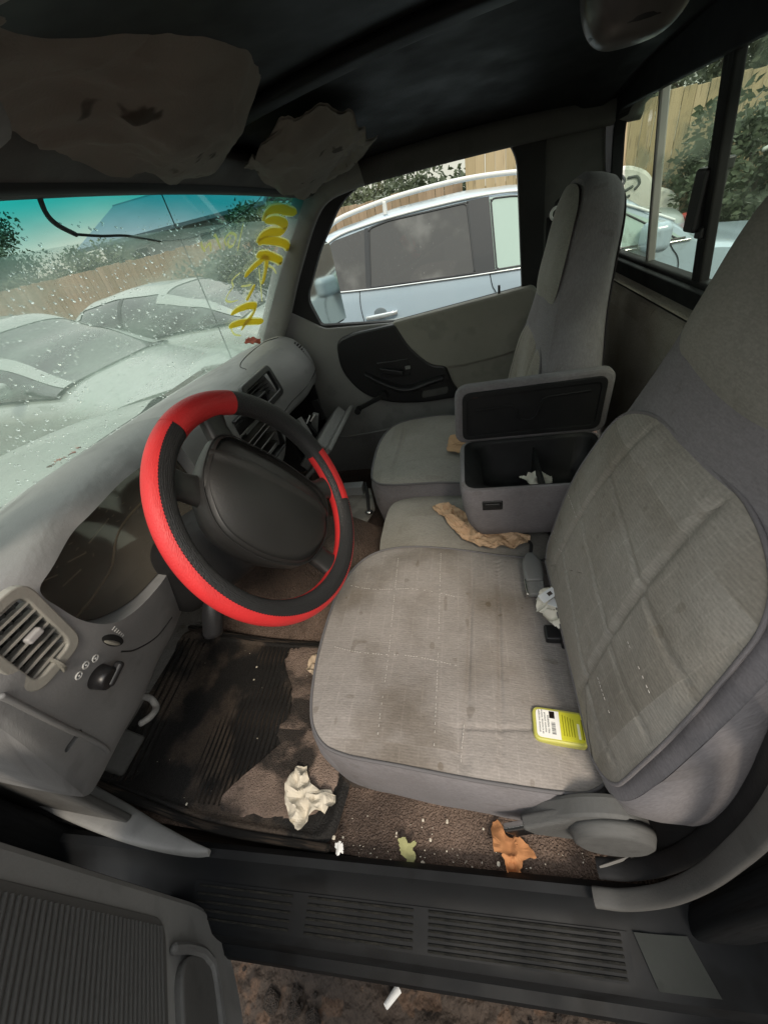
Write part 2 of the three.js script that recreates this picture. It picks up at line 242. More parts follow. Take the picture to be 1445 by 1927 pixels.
for (const s of [-1, 1]) {
  const pts = [[-0.52, 0.56, 0.665], [-0.40, 0.70, 0.64], [-0.27, 0.87, 0.605], [-0.13, 1.015, 0.575], [0.02, 1.045, 0.57]].map((p) => V(p[0], p[1], p[2] * s));
  const c = curve(pts), rings = []; for (let i = 0; i <= 30; i++) { const p = c.getPoint(i / 30), t = c.getTangent(i / 30), inward = V(0.15, 0.1, -s).normalize(), side = t.clone().cross(inward).normalize(), w = lerp(0.052, 0.036, i / 30); rings.push(superRing(p, side, inward, w, 0.026, 2.6, 28)); }
  part('windshield_pillar', loft(rings), M.trim, cab, s < 0 ? 'grey trim pillar beside the painted windshield' : undefined);
}
// roof rails over both doors
part('roof_rail', loft(Array.from({ length: 30 }, (_, i) => { const x = lerp(-0.08, 0.74, i / 29); return superRing(V(x, 1.045 - 0.05 * (x - 0.25) ** 2, -0.635), V(0, 1, 0.2), V(0, -0.2, 1), 0.032, 0.026, 2.6, 20); })), M.trimDark, cab);
part('roof_rail', loft(Array.from({ length: 30 }, (_, i) => { const x = lerp(-0.12, 0.78, i / 29); return superRing(V(x, 1.068 - 0.05 * (x - 0.25) ** 2, 0.59), V(0, 1, -0.5), V(0, 0.5, 1), 0.016, 0.022, 2.6, 20); })), M.trim, cab, 'grey roof rail over the open driver door');
part('roof_rail', loft(Array.from({ length: 30 }, (_, i) => { const x = lerp(-0.2, 0.82, i / 29); return superRing(V(x, 1.085 - 0.05 * (x - 0.25) ** 2, 0.64), V(0, 1, 0), V(0, 0, 1), 0.03, 0.03, 2.6, 20); })), M.paint, cab);
// rear corner and door pillars
for (const s of [-1, 1]) {
  part('door_pillar', sheet((u, v) => { const y = lerp(0.02, 1.06, v), a = u * Math.PI / 2; const x = lerp(s < 0 ? 0.50 : 0.555, 0.75, Math.sin(a)) - 0.09 * smooth(0.6, 1.05, y) * u, z = lerp(0.69, 0.672, 1 - Math.cos(a)) - 0.03 * smooth(0.75, 1.05, y); return V(x - 0.02 * smooth(0.6, 1.05, y) * (1 - u), y, s * z); }, 24, 30, s < 0), M.trimDark, cab);
  part('door_opening_edge', box(s < 0 ? 0.485 : 0.56, s < 0 ? 0.54 : 0.62, 0.0, 1.04, s < 0 ? -0.74 : 0.70, s < 0 ? -0.70 : 0.74, 0.012), M.paint, cab);
}
// rear wall: carpeted below, frame round the window
const rwX = (y) => 0.80 - 0.20 * (y - 0.2) * 0.6 - 0.02;
part('rear_wall', sheet((u, v) => { const z = lerp(-0.70, 0.70, u), y = lerp(0.0, 0.675, v) ; const bulge = 0.018 * Math.sin(v * Math.PI) + 0.006 * fbm(z * 8, y * 8, 4, 111); const top = smooth(0.93, 1, v) * 0.035; return V(rwX(y) - bulge + top, y - top * 0.1, z); }, 80, 60, false), M.rearWall, cab, 'grey brown carpet lining the rear wall under the window');
part('rear_shelf', sheet((u, v) => V(rwX(0.675) + 0.033 - 0.055 * v, 0.668 + 0.012 * Math.sin(v * Math.PI), lerp(-0.66, 0.66, u)), 30, 6), M.rearWall, cab);
{ // sheet metal round the rear window opening
  const hole = roundedPoly([[-0.655, 0.715], [0.655, 0.715], [0.635, 1.04], [-0.635, 1.04]], 0.07), outer = [[-0.78, 0.66], [0.78, 0.66], [0.74, 1.1], [-0.74, 1.1]];
  const g = plate(outer, 0.03, 0.003, [hole.slice().reverse()]); g.applyMatrix4(new THREE.Matrix4().makeBasis(V(0, 0, 1), V(-0.12, 1, 0).normalize(), V(-1, -0.12, 0).normalize())); g.translate(0.83, 0, 0);
  part('rear_window_surround', g, M.paint, cab);
}
// the sill the feet step over, with its ribbed plate
{
  const prof = [[0.70, -0.02], [0.705, 0.03], [0.715, 0.042], [0.728, 0.04], [0.74, 0.022], [0.755, 0.012], [0.812, -0.008], [0.822, -0.016], [0.827, -0.034], [0.830, -0.052], [0.844, -0.058], [0.848, -0.072], [0.842, -0.18], [0.80, -0.3], [0.70, -0.3]];
  const rings = []; for (let i = 0; i <= 60; i++) { const x = lerp(-1.3, 0.95, i / 60), rise = 0.5 * smooth(0.47, 0.85, x) ** 1.5; rings.push(prof.map(([z, y]) => V(x, y + rise * (y > -0.09 ? 1 : 0), z - 0.0495 * (x - 0.1)))); }
  part('door_sill', toCreasedNormals(loft(rings), 0.6), M.paint, cab, 'black painted door sill with a step');
}
part('footwell_side', box(-1.25, -0.6, -0.12, 0.06, 0.45, 0.733, 0.01), M.void, cab);
part('hinge_pillar', box(-1.3, -0.60, -0.05, 0.62, 0.735, 0.80, 0.015), M.paint, cab);
const sillSkew = (x) => -0.0495 * (x - 0.1);
for (const s of [1, -1]) part('rocker_panel', box(-0.75, 0.9, -0.3, -0.035, s > 0 ? 0.60 : -0.74, s > 0 ? 0.69 : -0.6, 0.01), M.paint, cab);
part('underbody', box(-0.8, 0.9, -0.33, -0.05, -0.6, 0.6, 0.01), M.void, cab);

// ---------------------------------------------------------------- bonnet and right front wing, seen through the windshield
{
  const hood = thing('truck_hood', 'pale green white hood of the pickup below its windshield', 'hood', [-1.3, 0.45, 0]);
  const paintPale = std(0.17, 0.21, 0.19, 0.4, { clearcoat: 0.5, clearcoatRoughness: 0.3 });
  part('panel', sheet((u, v) => { const x = lerp(-0.82, -1.95, u), z = lerp(-0.76, 0.76, v); return V(x + 0.1 * z * z, 0.56 - 0.11 * u - 0.1 * u * u - 0.12 * Math.abs(z / 0.76) ** 4 + 0.02 * smooth(0.1, 0.0, Math.abs(Math.abs(z) - 0.34)), z); }, 50, 60, true), paintPale, hood);
  part('cowl_grille', sheet((u, v) => V(lerp(-0.61, -0.84, u) + 0.25 * lerp(-0.7, 0.7, v) ** 2, 0.585 - 0.03 * u, lerp(-0.7, 0.7, v)), 10, 40, true), M.black, hood);
  part('fender', sheet((u, v) => V(lerp(-0.55, -1.95, u), lerp(0.5, -0.2, v) - 0.2 * u * u * (1 - v), -0.78 - 0.05 * Math.sin(v * 3)), 30, 20), paintPale, hood);
  part('fender', sheet((u, v) => V(lerp(-0.55, -1.95, u), lerp(0.5, -0.2, v) - 0.2 * u * u * (1 - v), 0.78 + 0.05 * Math.sin(v * 3)), 30, 20), paintPale, hood);
}

// ---------------------------------------------------------------- windshield
// paint strokes as (z, y) points on the glass
const STROKES = [[[-0.529, 0.988], [-0.473, 0.996], [-0.427, 1.002], [-0.385, 1.002], [-0.369, 0.995], [-0.374, 0.984]], [[-0.374, 0.984], [-0.428, 0.982], [-0.475, 0.973], [-0.502, 0.963], [-0.489, 0.954], [-0.429, 0.959], [-0.395, 0.955], [-0.385, 0.949], [-0.386, 0.942]], [[-0.386, 0.942], [-0.421, 0.944], [-0.484, 0.935], [-0.535, 0.924], [-0.563, 0.912], [-0.565, 0.904]], [[-0.403, 0.916], [-0.452, 0.91], [-0.51, 0.896], [-0.553, 0.882], [-0.554, 0.874]], [[-0.458, 0.907], [-0.435, 0.898], [-0.406, 0.887], [-0.383, 0.872]], [[-0.458, 0.907], [-0.48, 0.884], [-0.49, 0.862], [-0.499, 0.836]], [[-0.454, 0.844], [-0.452, 0.831], [-0.446, 0.816], [-0.441, 0.807]], [[-0.377, 0.786], [-0.41, 0.791], [-0.456, 0.79], [-0.497, 0.782], [-0.507, 0.771], [-0.501, 0.754], [-0.48, 0.74], [-0.468, 0.721]], [[-0.388, 0.753], [-0.447, 0.748], [-0.512, 0.736], [-0.584, 0.718]]];
const THIN = [[[-0.122, 0.967], [-0.133, 0.958], [-0.154, 0.948]], [[-0.149, 0.954], [-0.162, 0.961], [-0.178, 0.946]], [[-0.168, 0.971], [-0.176, 0.972], [-0.22, 0.946]], [[-0.243, 0.948], [-0.222, 0.962], [-0.237, 0.972], [-0.269, 0.964], [-0.271, 0.949], [-0.254, 0.947], [-0.238, 0.96], [-0.25, 0.963]], [[-0.281, 0.986], [-0.29, 0.962], [-0.302, 0.934]], [[-0.357, 0.886], [-0.333, 0.878], [-0.327, 0.87], [-0.343, 0.857], [-0.331, 0.845], [-0.328, 0.83], [-0.358, 0.82], [-0.396, 0.817]], [[-0.383, 0.851], [-0.416, 0.847], [-0.439, 0.845]], [[-0.444, 0.884], [-0.489, 0.838], [-0.537, 0.783]], [[-0.489, 0.881], [-0.526, 0.87], [-0.559, 0.851]], [[-0.405, 0.743], [-0.435, 0.72], [-0.478, 0.704]]];
const wsPoint = (u, v, off = 0) => {                                     // u -1 (passenger) .. 1 (driver), v 0 (base) .. 1 (header); off > 0 is outside
  const z = u * (0.70 - 0.13 * v), xb = -0.66 + 0.30 * z * z, xt = -0.185 + 0.2 * z * z, yb = 0.565, yt = 1.055 - 0.06 * z * z;
  const b = Math.sin(v * Math.PI) * 0.012; return V(lerp(xb, xt, v) - 0.75 * (b + off), lerp(yb, yt, v) + 0.66 * (b + off), z);
};
// where a pane point (z, y) lies in u, v
const wsAt = (z, y, off = 0) => { let v = (y - 0.565) / 0.49; for (let k = 0; k < 6; k++) { const p = wsPoint(z / (0.70 - 0.13 * v), v); v += (y - p.y) / 0.5; } return wsPoint(z / (0.70 - 0.13 * v), v, off); };
{
  const ws = thing('windshield', 'rain spotted windshield with teal shade band and yellow paint marks', 'windshield', [-0.6, 0.58, 0]);
  const n = 512, d = new Uint8Array(n * n * 4);                           // dyed shade band of the laminated glass
  for (let j = 0; j < n; j++) for (let i = 0; i < n; i++) {
    const v = j / n, edge = 0.04 * (noise(i / n * 6, 3, 121) - 0.5), t = smooth(0.80 + edge, 0.955 + edge, v), k = (j * n + i) * 4, s = 0.94 + 0.06 * noise(i / n * 40, v * 90, 122);
    d[k] = toS(lerp(0.84, 0.02, t ** 0.8) * s); d[k + 1] = toS(lerp(0.9, 0.44, t) * s); d[k + 2] = toS(lerp(0.84, 0.44, t) * s); d[k + 3] = 255;
  }
  const tint = new THREE.DataTexture(d, n, n); tint.colorSpace = THREE.SRGBColorSpace; tint.magFilter = THREE.LinearFilter; tint.needsUpdate = true;
  const glass = std(1, 1, 1, 0.03, { map: tint, transmission: 1, thickness: 0, ior: 1.5 });
  const pane = sheet((u, v) => wsPoint(lerp(-1, 1, u), v), 60, 40);
  { const a = pane.attributes.uv; for (let j = 0; j <= 40; j++) for (let i = 0; i <= 60; i++) a.setXY(j * 61 + i, i / 60, j / 40); }
  part('pane', pane, glass, ws);
  // grime and mist on the inner face: thin, grainy, uneven
  const fd = new Uint8Array(512 * 512 * 4);
  for (let j = 0; j < 512; j++) for (let i = 0; i < 512; i++) {
    const u = i / 512, v = j / 512, cl = fbm(u * 5, v * 5, 5, 131), sm = fbm(u * 3 + v * 4, v * 22 - u * 6, 4, 132), sp = noise(u * 300, v * 300, 133), k = (j * 512 + i) * 4;
    const a = 0.20 + 0.22 * smooth(0.35, 0.72, cl) + 0.10 * smooth(0.5, 0.8, sm) + 0.06 * (sp - 0.5);
    fd[k] = fd[k + 1] = fd[k + 2] = Math.round(255 * clamp(a, 0.04, 0.7)); fd[k + 3] = 255;
  }
  const film = new THREE.DataTexture(fd, 512, 512); film.magFilter = THREE.LinearFilter; film.needsUpdate = true;
  const fg = sheet((u, v) => wsPoint(lerp(-0.98, 0.98, u), lerp(0.01, 0.86, v), -0.004), 50, 30);
  { const a = fg.attributes.uv; for (let j = 0; j <= 30; j++) for (let i = 0; i <= 50; i++) a.setXY(j * 51 + i, i / 50, j / 30); }
  part('grime_film', fg, std(0.60, 0.75, 0.67, 1, { alphaMap: film, transparent: true, transmission: 0.6, thickness: 0, depthWrite: false }), ws, 'milky film of mist and grime on the glass');
  // raindrops
  const r = rng(5), drops = [], dropM = std(0.9, 0.95, 0.93, 0.04, { transmission: 1, thickness: 0.002, ior: 1.33 });
  for (let i = 0; i < 1500; i++) {
    const u = lerp(-0.92, 0.72, r()), v = lerp(0.12, 0.9, r() ** 0.85), k = 0.0009 + 0.0017 * r() ** 2.4, g = new THREE.SphereGeometry(k, 7, 5); g.scale(1, 1.25 + r() * 0.6, 0.55);
    const p = wsPoint(u, v, 0.0008); g.rotateX(-0.75); g.rotateY(Math.PI / 2); g.translate(p.x, p.y, p.z); drops.push(g);
  }
  const dr = part('raindrop', join(drops), dropM, ws); dr.userData.kind = 'stuff';
  // the long wandering crack
  const W = (pts, off) => pts.map(([z, y]) => wsAt(z, y, off));
  const ck = W([[0.335, 1.035], [0.317, 1.016], [0.294, 1.005], [0.255, 0.995], [0.194, 0.991], [0.124, 0.988], [0.022, 0.976]], -0.002);
  const ckM = std(0.02, 0.035, 0.035, 0.6);
  part('crack', join(tube(ck.slice(0, 4), 0.0032, 30, 6), tube(ck.slice(3), 0.0019, 30, 6)), ckM, ws, 'dark wavy crack under the shade band');
  part('crack', tube(W([[0.022, 0.976], [-0.089, 0.974], [-0.207, 0.983], [-0.311, 1.016], [-0.33, 1.03]], -0.002), 0.0007, 40, 5), ckM, ws);
  // yellow paint strokes written on the outside, read here from behind
  const stroke = (pts, w, off, m, name) => {
    const c = curve(W(pts, off)), N = 40, nrm = V(-0.75, 0.66, 0), L = [], R = [];
    for (let i = 0; i <= N; i++) { const p = c.getPoint(i / N), t = c.getTangent(i / N), sd = t.clone().cross(nrm).normalize(), e = Math.sqrt(1 - Math.min(1, Math.abs(i / N * 2 - 1)) ** 8) * (0.9 + 0.25 * noise(i * 0.4, w * 999, 141)); L.push(p.clone().addScaledVector(sd, w * e)); R.push(p.clone().addScaledVector(sd, -w * e)); }
    return part(name, grid([L, R], N, 1), m, ws);
  };
  const yel = std(0.86, 0.66, 0.01, 0.8, { transmission: 0.6, thickness: 0 }), halo = std(0.92, 0.92, 0.38, 0.8, { transmission: 0.6, thickness: 0 });
  for (const s of STROKES) { stroke(s, 0.0108, -0.0075, yel, 'paint_stroke'); stroke(s, 0.0145, -0.006, halo, 'paint_halo'); }
  for (const s of THIN) stroke(s, 0.0034, -0.006, halo, 'paint_scribble');
  // rubber round the glass
  part('gasket', join(tube([-1, -0.6, -0.2, 0.2, 0.6, 1].map((u) => wsPoint(u * 0.99, 0.985, -0.008)), 0.012, 60, 8), tube([0, 0.25, 0.5, 0.75, 1].map((v) => wsPoint(-0.985, v, -0.006)), 0.009, 40, 8), tube([0, 0.25, 0.5, 0.75, 1].map((v) => wsPoint(0.985, v, -0.006)), 0.009, 40, 8)), M.gasket, ws);
}

// ---------------------------------------------------------------- dashboard
const dash = thing('dashboard', 'grey plastic dashboard with gauge cluster, vents and open glovebox', 'dashboard', [-0.4, 0.3, 0]);
// cross-section (x, y) from the windshield base over the top and down the face, for each z
const DS = [
  [0.715, [[-0.62, 0.60], [-0.50, 0.640], [-0.40, 0.662], [-0.31, 0.668], [-0.255, 0.652], [-0.235, 0.61], [-0.255, 0.53], [-0.30, 0.42], [-0.35, 0.30], [-0.39, 0.265], [-0.56, 0.30], [-0.66, 0.45]]],
  [0.60, [[-0.64, 0.60], [-0.52, 0.642], [-0.42, 0.668], [-0.335, 0.685], [-0.27, 0.676], [-0.242, 0.62], [-0.252, 0.53], [-0.295, 0.42], [-0.345, 0.31], [-0.39, 0.285], [-0.56, 0.31], [-0.66, 0.45]]],
  [0.47, [[-0.65, 0.60], [-0.55, 0.645], [-0.46, 0.672], [-0.39, 0.69], [-0.318, 0.684], [-0.285, 0.63], [-0.262, 0.53], [-0.30, 0.42], [-0.345, 0.335], [-0.39, 0.31], [-0.56, 0.33], [-0.66, 0.45]]],
  [0.33, [[-0.66, 0.60], [-0.57, 0.645], [-0.50, 0.668], [-0.43, 0.687], [-0.352, 0.682], [-0.31, 0.64], [-0.28, 0.54], [-0.31, 0.42], [-0.35, 0.36], [-0.40, 0.335], [-0.56, 0.34], [-0.66, 0.45]]],
  [0.15, [[-0.66, 0.60], [-0.58, 0.640], [-0.53, 0.655], [-0.46, 0.675], [-0.39, 0.678], [-0.325, 0.645], [-0.30, 0.55], [-0.31, 0.43], [-0.34, 0.36], [-0.40, 0.335], [-0.56, 0.34], [-0.66, 0.45]]],
  [0.06, [[-0.66, 0.60], [-0.58, 0.635], [-0.52, 0.645], [-0.44, 0.657], [-0.36, 0.66], [-0.305, 0.635], [-0.29, 0.55], [-0.30, 0.43], [-0.33, 0.33], [-0.40, 0.30], [-0.56, 0.33], [-0.66, 0.45]]],
  [-0.20, [[-0.65, 0.60], [-0.57, 0.632], [-0.51, 0.642], [-0.43, 0.655], [-0.36, 0.652], [-0.31, 0.625], [-0.295, 0.55], [-0.30, 0.45], [-0.33, 0.36], [-0.40, 0.33], [-0.56, 0.34], [-0.66, 0.45]]],
  [-0.30, [[-0.64, 0.60], [-0.56, 0.633], [-0.50, 0.646], [-0.42, 0.658], [-0.365, 0.650], [-0.325, 0.615], [-0.30, 0.555], [-0.305, 0.49], [-0.33, 0.455], [-0.40, 0.44], [-0.56, 0.42], [-0.65, 0.47]]],
  [-0.50, [[-0.60, 0.60], [-0.53, 0.635], [-0.47, 0.650], [-0.40, 0.660], [-0.35, 0.645], [-0.31, 0.60], [-0.288, 0.545], [-0.295, 0.482], [-0.32, 0.45], [-0.40, 0.44], [-0.56, 0.42], [-0.62, 0.47]]],
  [-0.62, [[-0.56, 0.60], [-0.49, 0.632], [-0.44, 0.646], [-0.39, 0.648], [-0.345, 0.628], [-0.312, 0.585], [-0.296, 0.53], [-0.305, 0.475], [-0.33, 0.45], [-0.40, 0.44], [-0.54, 0.42], [-0.58, 0.47]]],
  [-0.675, [[-0.53, 0.60], [-0.48, 0.615], [-0.44, 0.620], [-0.40, 0.615], [-0.365, 0.595], [-0.342, 0.56], [-0.335, 0.52], [-0.34, 0.48], [-0.36, 0.46], [-0.41, 0.45], [-0.52, 0.44], [-0.55, 0.48]]],
];
function dashRing(z) {                                                    // smooth section at any z
  let k = 0; while (k < DS.length - 2 && z < DS[k + 1][0]) k++;
  const [z0, a] = DS[k], [z1, b] = DS[k + 1], t = clamp((z - z0) / (z1 - z0)), s = t * t * (3 - 2 * t);
  return a.map((p, i) => [lerp(p[0], b[i][0], s), lerp(p[1], b[i][1], s)]);
}
const dashMemo = new Map(), dashCurve = (z, n = 96) => { const k = z.toFixed(4) + '/' + n; if (!dashMemo.has(k)) dashMemo.set(k, curve(dashRing(z).map((p) => [p[0], p[1], z]), true, 0.42).getPoints(n).slice(0, n)); return dashMemo.get(k); };
function faceX(z, y) {                                                    // x of the driver-facing surface at height y
  const r = dashCurve(z, 240); let best = -9; for (let i = 0; i < r.length; i++) { const a = r[i], b = r[(i + 1) % r.length]; if ((a.y - y) * (b.y - y) <= 0 && a.y !== b.y) { const x = lerp(a.x, b.x, (y - a.y) / (b.y - a.y)); if (x > best) best = x; } } return best;
}
const csg = new Evaluator(); csg.attributes = ['position', 'normal', 'uv']; csg.useGroups = false;
function carve(g, tools) { let a = new Brush(mergeable(g)); a.updateMatrixWorld(); for (const t of tools) { const b = new Brush(mergeable(t)); b.updateMatrixWorld(); a = csg.evaluate(a, b, SUBTRACTION); } return a.geometry; }
function mergeable(g) { const k = g.index ? g.toNonIndexed() : g; for (const a of Object.keys(k.attributes)) if (!['position', 'normal', 'uv'].includes(a)) k.deleteAttribute(a); return k; }
{
  const rings = []; for (let i = 0; i <= 150; i++) rings.push(dashCurve(lerp(0.715, -0.675, i / 150)));
  { const shrink = (ring, z, k) => { const cx = ring.reduce((s, p) => s + p.x, 0) / ring.length, cy = ring.reduce((s, p) => s + p.y, 0) / ring.length; return ring.map((p) => V(lerp(cx, p.x, k), lerp(cy, p.y, k), z)); }; const e = rings[0]; rings.unshift(shrink(e, 0.728, 0.90), shrink(e, 0.725, 0.96), shrink(e, 0.72, 0.988)); }
  let body = loft(rings);
    // cluster cavity: outline in (z, y), pushed forward through the face
  const cl = roundedPoly([[0.602, 0.654], [0.597, 0.585], [0.562, 0.528], [0.505, 0.50], [0.44, 0.494], [0.22, 0.49], [0.19, 0.64], [0.30, 0.654], [0.45, 0.659]], [0.02, 0.04, 0.03, 0.03, 0.03, 0.02, 0.02, 0.05, 0.05]);
  const clAt = (g, x0, k = 0) => { const p = g.attributes.position; for (let i = 0; i < p.count; i++) { const z = p.getX(i), y = p.getY(i), h = p.getZ(i); p.setXYZ(i, x0 + h - k * (y - 0.5), y, z); } g.computeVertexNormals(); return g; };
  const cavShape = plate(cl.slice().reverse(), 0.32, 0); cavShape.applyMatrix4(new THREE.Matrix4().makeBasis(V(0, 0, 1), V(0, 1, 0), V(-1, 0, 0))); const cav = cavShape.translate(-0.12, 0, 0);
  const ventHole = new RoundedBoxGeometry(0.09, 0.102, 0.058, 3, 0.018); ventHole.rotateZ(-0.12); ventHole.translate(faceX(0.648, 0.625) - 0.012, 0.625, 0.648);
  const glove = box(-0.36, -0.2, 0.30, 0.46, -0.62, -0.30, 0.01);
  const radio = box(-0.42, -0.2, 0.43, 0.60, -0.17, 0.02, 0.012);
  const cvent = box(-0.42, -0.2, 0.565, 0.635, -0.262, -0.085, 0.016);
  const pocket = new RoundedBoxGeometry(0.05, 0.012, 0.03, 2, 0.005); pocket.translate(faceX(0.69, 0.43), 0.43, 0.69);
  body = toCreasedNormals(carve(body, [cav, ventHole, radio, cvent, pocket]), 0.5);
  part('body', body, M.dash, dash);
  // instrument faces at the back of the cavity
  const cluster = part('instrument_cluster', clAt(plate(cl.map((p) => [lerp(0.40, p[0], 1.05), lerp(0.59, p[1], 1.10)]), 0.006, 0), -0.36, 0.35), std(1, 1, 1, 0.55, { map: colourMap(256, (u, v) => { const k = 0.6 + 0.7 * fbm(u * 4, v * 4, 5, 151, 4); return [0.028 * k, 0.025 * k, 0.019 * k]; }, 0.3) }), dash, 'dusty dark gauge cluster');
  const gp = (z, y) => [-0.325 - 0.4 * (y - 0.5), y, z];
  const nd = (a, b, w) => bar(gp(...a), gp(...b), w, 0.0015, [1, 0.35, 0]);
  for (const [a, b] of [[[0.445, 0.592], [0.386, 0.599]], [[0.49, 0.593], [0.46, 0.585]], [[0.543, 0.601], [0.514, 0.59]], [[0.525, 0.574], [0.487, 0.573]]]) sub('needle', nd(a, b, 0.0022), M.needle, cluster);
  const tick = std(0.34, 0.33, 0.3, 0.7);
  const ring = (zc, yc, R, n, a0, a1) => { const gs = []; for (let i = 0; i < n; i++) { const a = lerp(a0, a1, i / (n - 1)); gs.push(bar(gp(zc + R * Math.cos(a), yc + R * Math.sin(a)), gp(zc + R * 0.86 * Math.cos(a), yc + R * 0.86 * Math.sin(a)), 0.0014, 0.001, [1, 0.35, 0])); } return join(gs); };
  sub('dial_markings', ring(0.42, 0.60, 0.047, 17, -0.6, 3.74), tick, cluster); sub('dial_markings', ring(0.30, 0.60, 0.047, 15, -0.6, 3.74), tick, cluster); sub('dial_markings', ring(0.53, 0.592, 0.028, 7, 0.2, 2.9), tick, cluster);
  // smoked lens in front of the dials, with its moulded step
  part('cluster_lens', clAt(plate(cl.map((p) => [lerp(0.40, p[0], 0.995), lerp(0.59, p[1], 0.99)]), 0.0015, 0), -0.298, 0.4), std(0.72, 0.68, 0.6, 0.06, { transmission: 0.93, thickness: 0 }), dash, 'dusty smoked gauge lens');
  part('cluster_step', tube([[0.56, 0.545], [0.52, 0.548], [0.47, 0.556], [0.42, 0.582], [0.37, 0.592], [0.25, 0.595]].map(([z, y]) => [-0.298 - 0.4 * (y - 0.5), y, z]), 0.0022, 40, 6), std(0.11, 0.09, 0.06, 0.6), dash);
  part('cluster_shroud', loft([0, 1].map((k) => cl.map(([z, y]) => V(k ? -0.40 : -0.296 - 0.4 * (y - 0.5), lerp(0.585, y, 0.985), lerp(0.4, z, 0.99)))), false), M.shroud, dash);
  // left air vent
  const vent = part('air_vent', (() => { const o = roundedPoly([[-0.038, -0.062], [0.038, -0.062], [0.038, 0.062], [-0.038, 0.062]], 0.022), i = roundedPoly([[-0.029, -0.052], [0.029, -0.052], [0.029, 0.052], [-0.029, 0.052]], 0.017); const g = plate(o, 0.012, 0.002, [i.reverse()]); basis(g, [0, 0, 1], [0.12, 0.99, 0], [0.99, -0.12, 0]); g.translate(faceX(0.648, 0.625) - 0.006, 0.625, 0.648); return g; })(), M.dashTop, dash, 'grey round cornered vent beside the gauges');
  const vx = faceX(0.648, 0.625);
  for (let i = 0; i < 8; i++) { const y = 0.578 + i * 0.0132, x = vx + (y - 0.625) * 0.14; sub('slat', bar([x - 0.005, y, 0.62], [x - 0.005, y, 0.676], 0.0032, 0.016, [1, 0.2, 0]), M.dashTop, vent); }
  for (let i = 0; i < 4; i++) { const z = 0.629 + i * 0.0125; sub('fin', bar([vx - 0.03, 0.572, z], [vx - 0.012, 0.68, z], 0.003, 0.02, [1, 0, 0]), M.trimDark, vent); }
  sub('thumb_tab', box(vx - 0.002, vx + 0.009, 0.618, 0.628, 0.632, 0.652, 0.003), std(0.36, 0.35, 0.34, 0.6), vent, 'pale thumb tab');
  sub('thumb_wheel', (() => { const g = new THREE.CylinderGeometry(0.016, 0.016, 0.004, 24); g.rotateX(Math.PI / 2); g.rotateY(0.0); g.translate(vx - 0.012, 0.566, 0.648); g.rotateX(0); return g; })(), M.padVinyl, vent);
  sub('duct', box(vx - 0.06, vx - 0.034, 0.57, 0.68, 0.615, 0.68, 0.004), M.void, vent);
  // headlamp switch, dimmer wheel, icons
  const kx = faceX(0.622, 0.487);
  const knob = part('headlamp_knob', (() => { const g = new THREE.LatheGeometry([[0, 0.021], [0.013, 0.021], [0.0155, 0.019], [0.0165, 0.014], [0.018, 0], [0, 0]].map((p) => new THREE.Vector2(...p)), 40); g.rotateZ(-Math.PI / 2 - 0.3); g.translate(kx, 0.487, 0.622); return g; })(), M.blackSmooth, dash, 'black headlamp knob');
  sub('grip', (() => { const g = new RoundedBoxGeometry(0.014, 0.011, 0.036, 3, 0.005); g.rotateX(0.35); g.rotateZ(-0.3); g.translate(kx + 0.0155, 0.478, 0.612); return g; })(), M.blackSmooth, knob);
  const fx = faceX(0.578, 0.51), dim = part('dimmer_slot', (() => { const g = new THREE.SphereGeometry(1, 32, 16); g.scale(0.003, 0.027, 0.0085); g.rotateX(0.42); g.rotateZ(-0.28); g.translate(fx + 0.0005, 0.512, 0.578); return g; })(), M.void, dash, 'black dimmer slot');
  sub('dimmer_wheel', (() => { const g = new THREE.SphereGeometry(1, 32, 16); g.scale(0.0045, 0.02, 0.0035); g.rotateX(0.42); g.rotateZ(-0.28); g.translate(fx + 0.0012, 0.511, 0.581); return g; })(), M.padVinyl, dim);
  const icon = (z, y) => { const x = faceX(z, y), g = new THREE.TorusGeometry(0.0048, 0.0012, 6, 20); g.rotateY(Math.PI / 2); g.rotateZ(-0.3); g.translate(x + 0.001, y, z); const c = new THREE.SphereGeometry(0.0018, 8, 6); c.translate(x + 0.001, y, z); return join(g, c); };
  const ink = std(0.5, 0.5, 0.48, 0.7);
  for (const [z, y] of [[0.640, 0.524], [0.626, 0.527], [0.612, 0.52]]) part('switch_icon', icon(z, y), ink, dash);
  part('dimmer_marks', join(...Array.from({ length: 6 }, (_, i) => { const y = 0.528 - i * 0.006, z = 0.566 - i * 0.001, x = faceX(z, y) + 0.0008; return bar([x, y, z - 0.002], [x, y, z + 0.0045 - i * 0.0006], 0.0012, 0.0008, [1, 0, 0]); })), ink, dash);
  // centre vent and radio stack in black
  const cv = part('air_vent', (() => { const o = roundedPoly([[-0.27, 0.555], [-0.08, 0.555], [-0.08, 0.645], [-0.27, 0.645]], 0.02), i = roundedPoly([[-0.258, 0.568], [-0.09, 0.568], [-0.09, 0.632], [-0.258, 0.632]], 0.012); const g = plate(o, 0.014, 0.003, [i.reverse()]); basis(g, [0, 0, 1], [-0.25, 1, 0], [1, 0.25, 0]); g.translate(-0.155, 0.02, 0); return g; })(), M.blackSmooth, dash, 'black centre vent above the radio opening');
  for (let i = 0; i < 6; i++) sub('slat', bar([-0.325 + 0.0005 * i, 0.572 + i * 0.0115, -0.26], [-0.325 + 0.0005 * i, 0.572 + i * 0.0115, -0.088], 0.0022, 0.016, [1, 0.3, 0]), M.trimDark, cv);
  sub('duct', box(-0.415, -0.35, 0.567, 0.633, -0.258, -0.089, 0.003), M.void, cv);
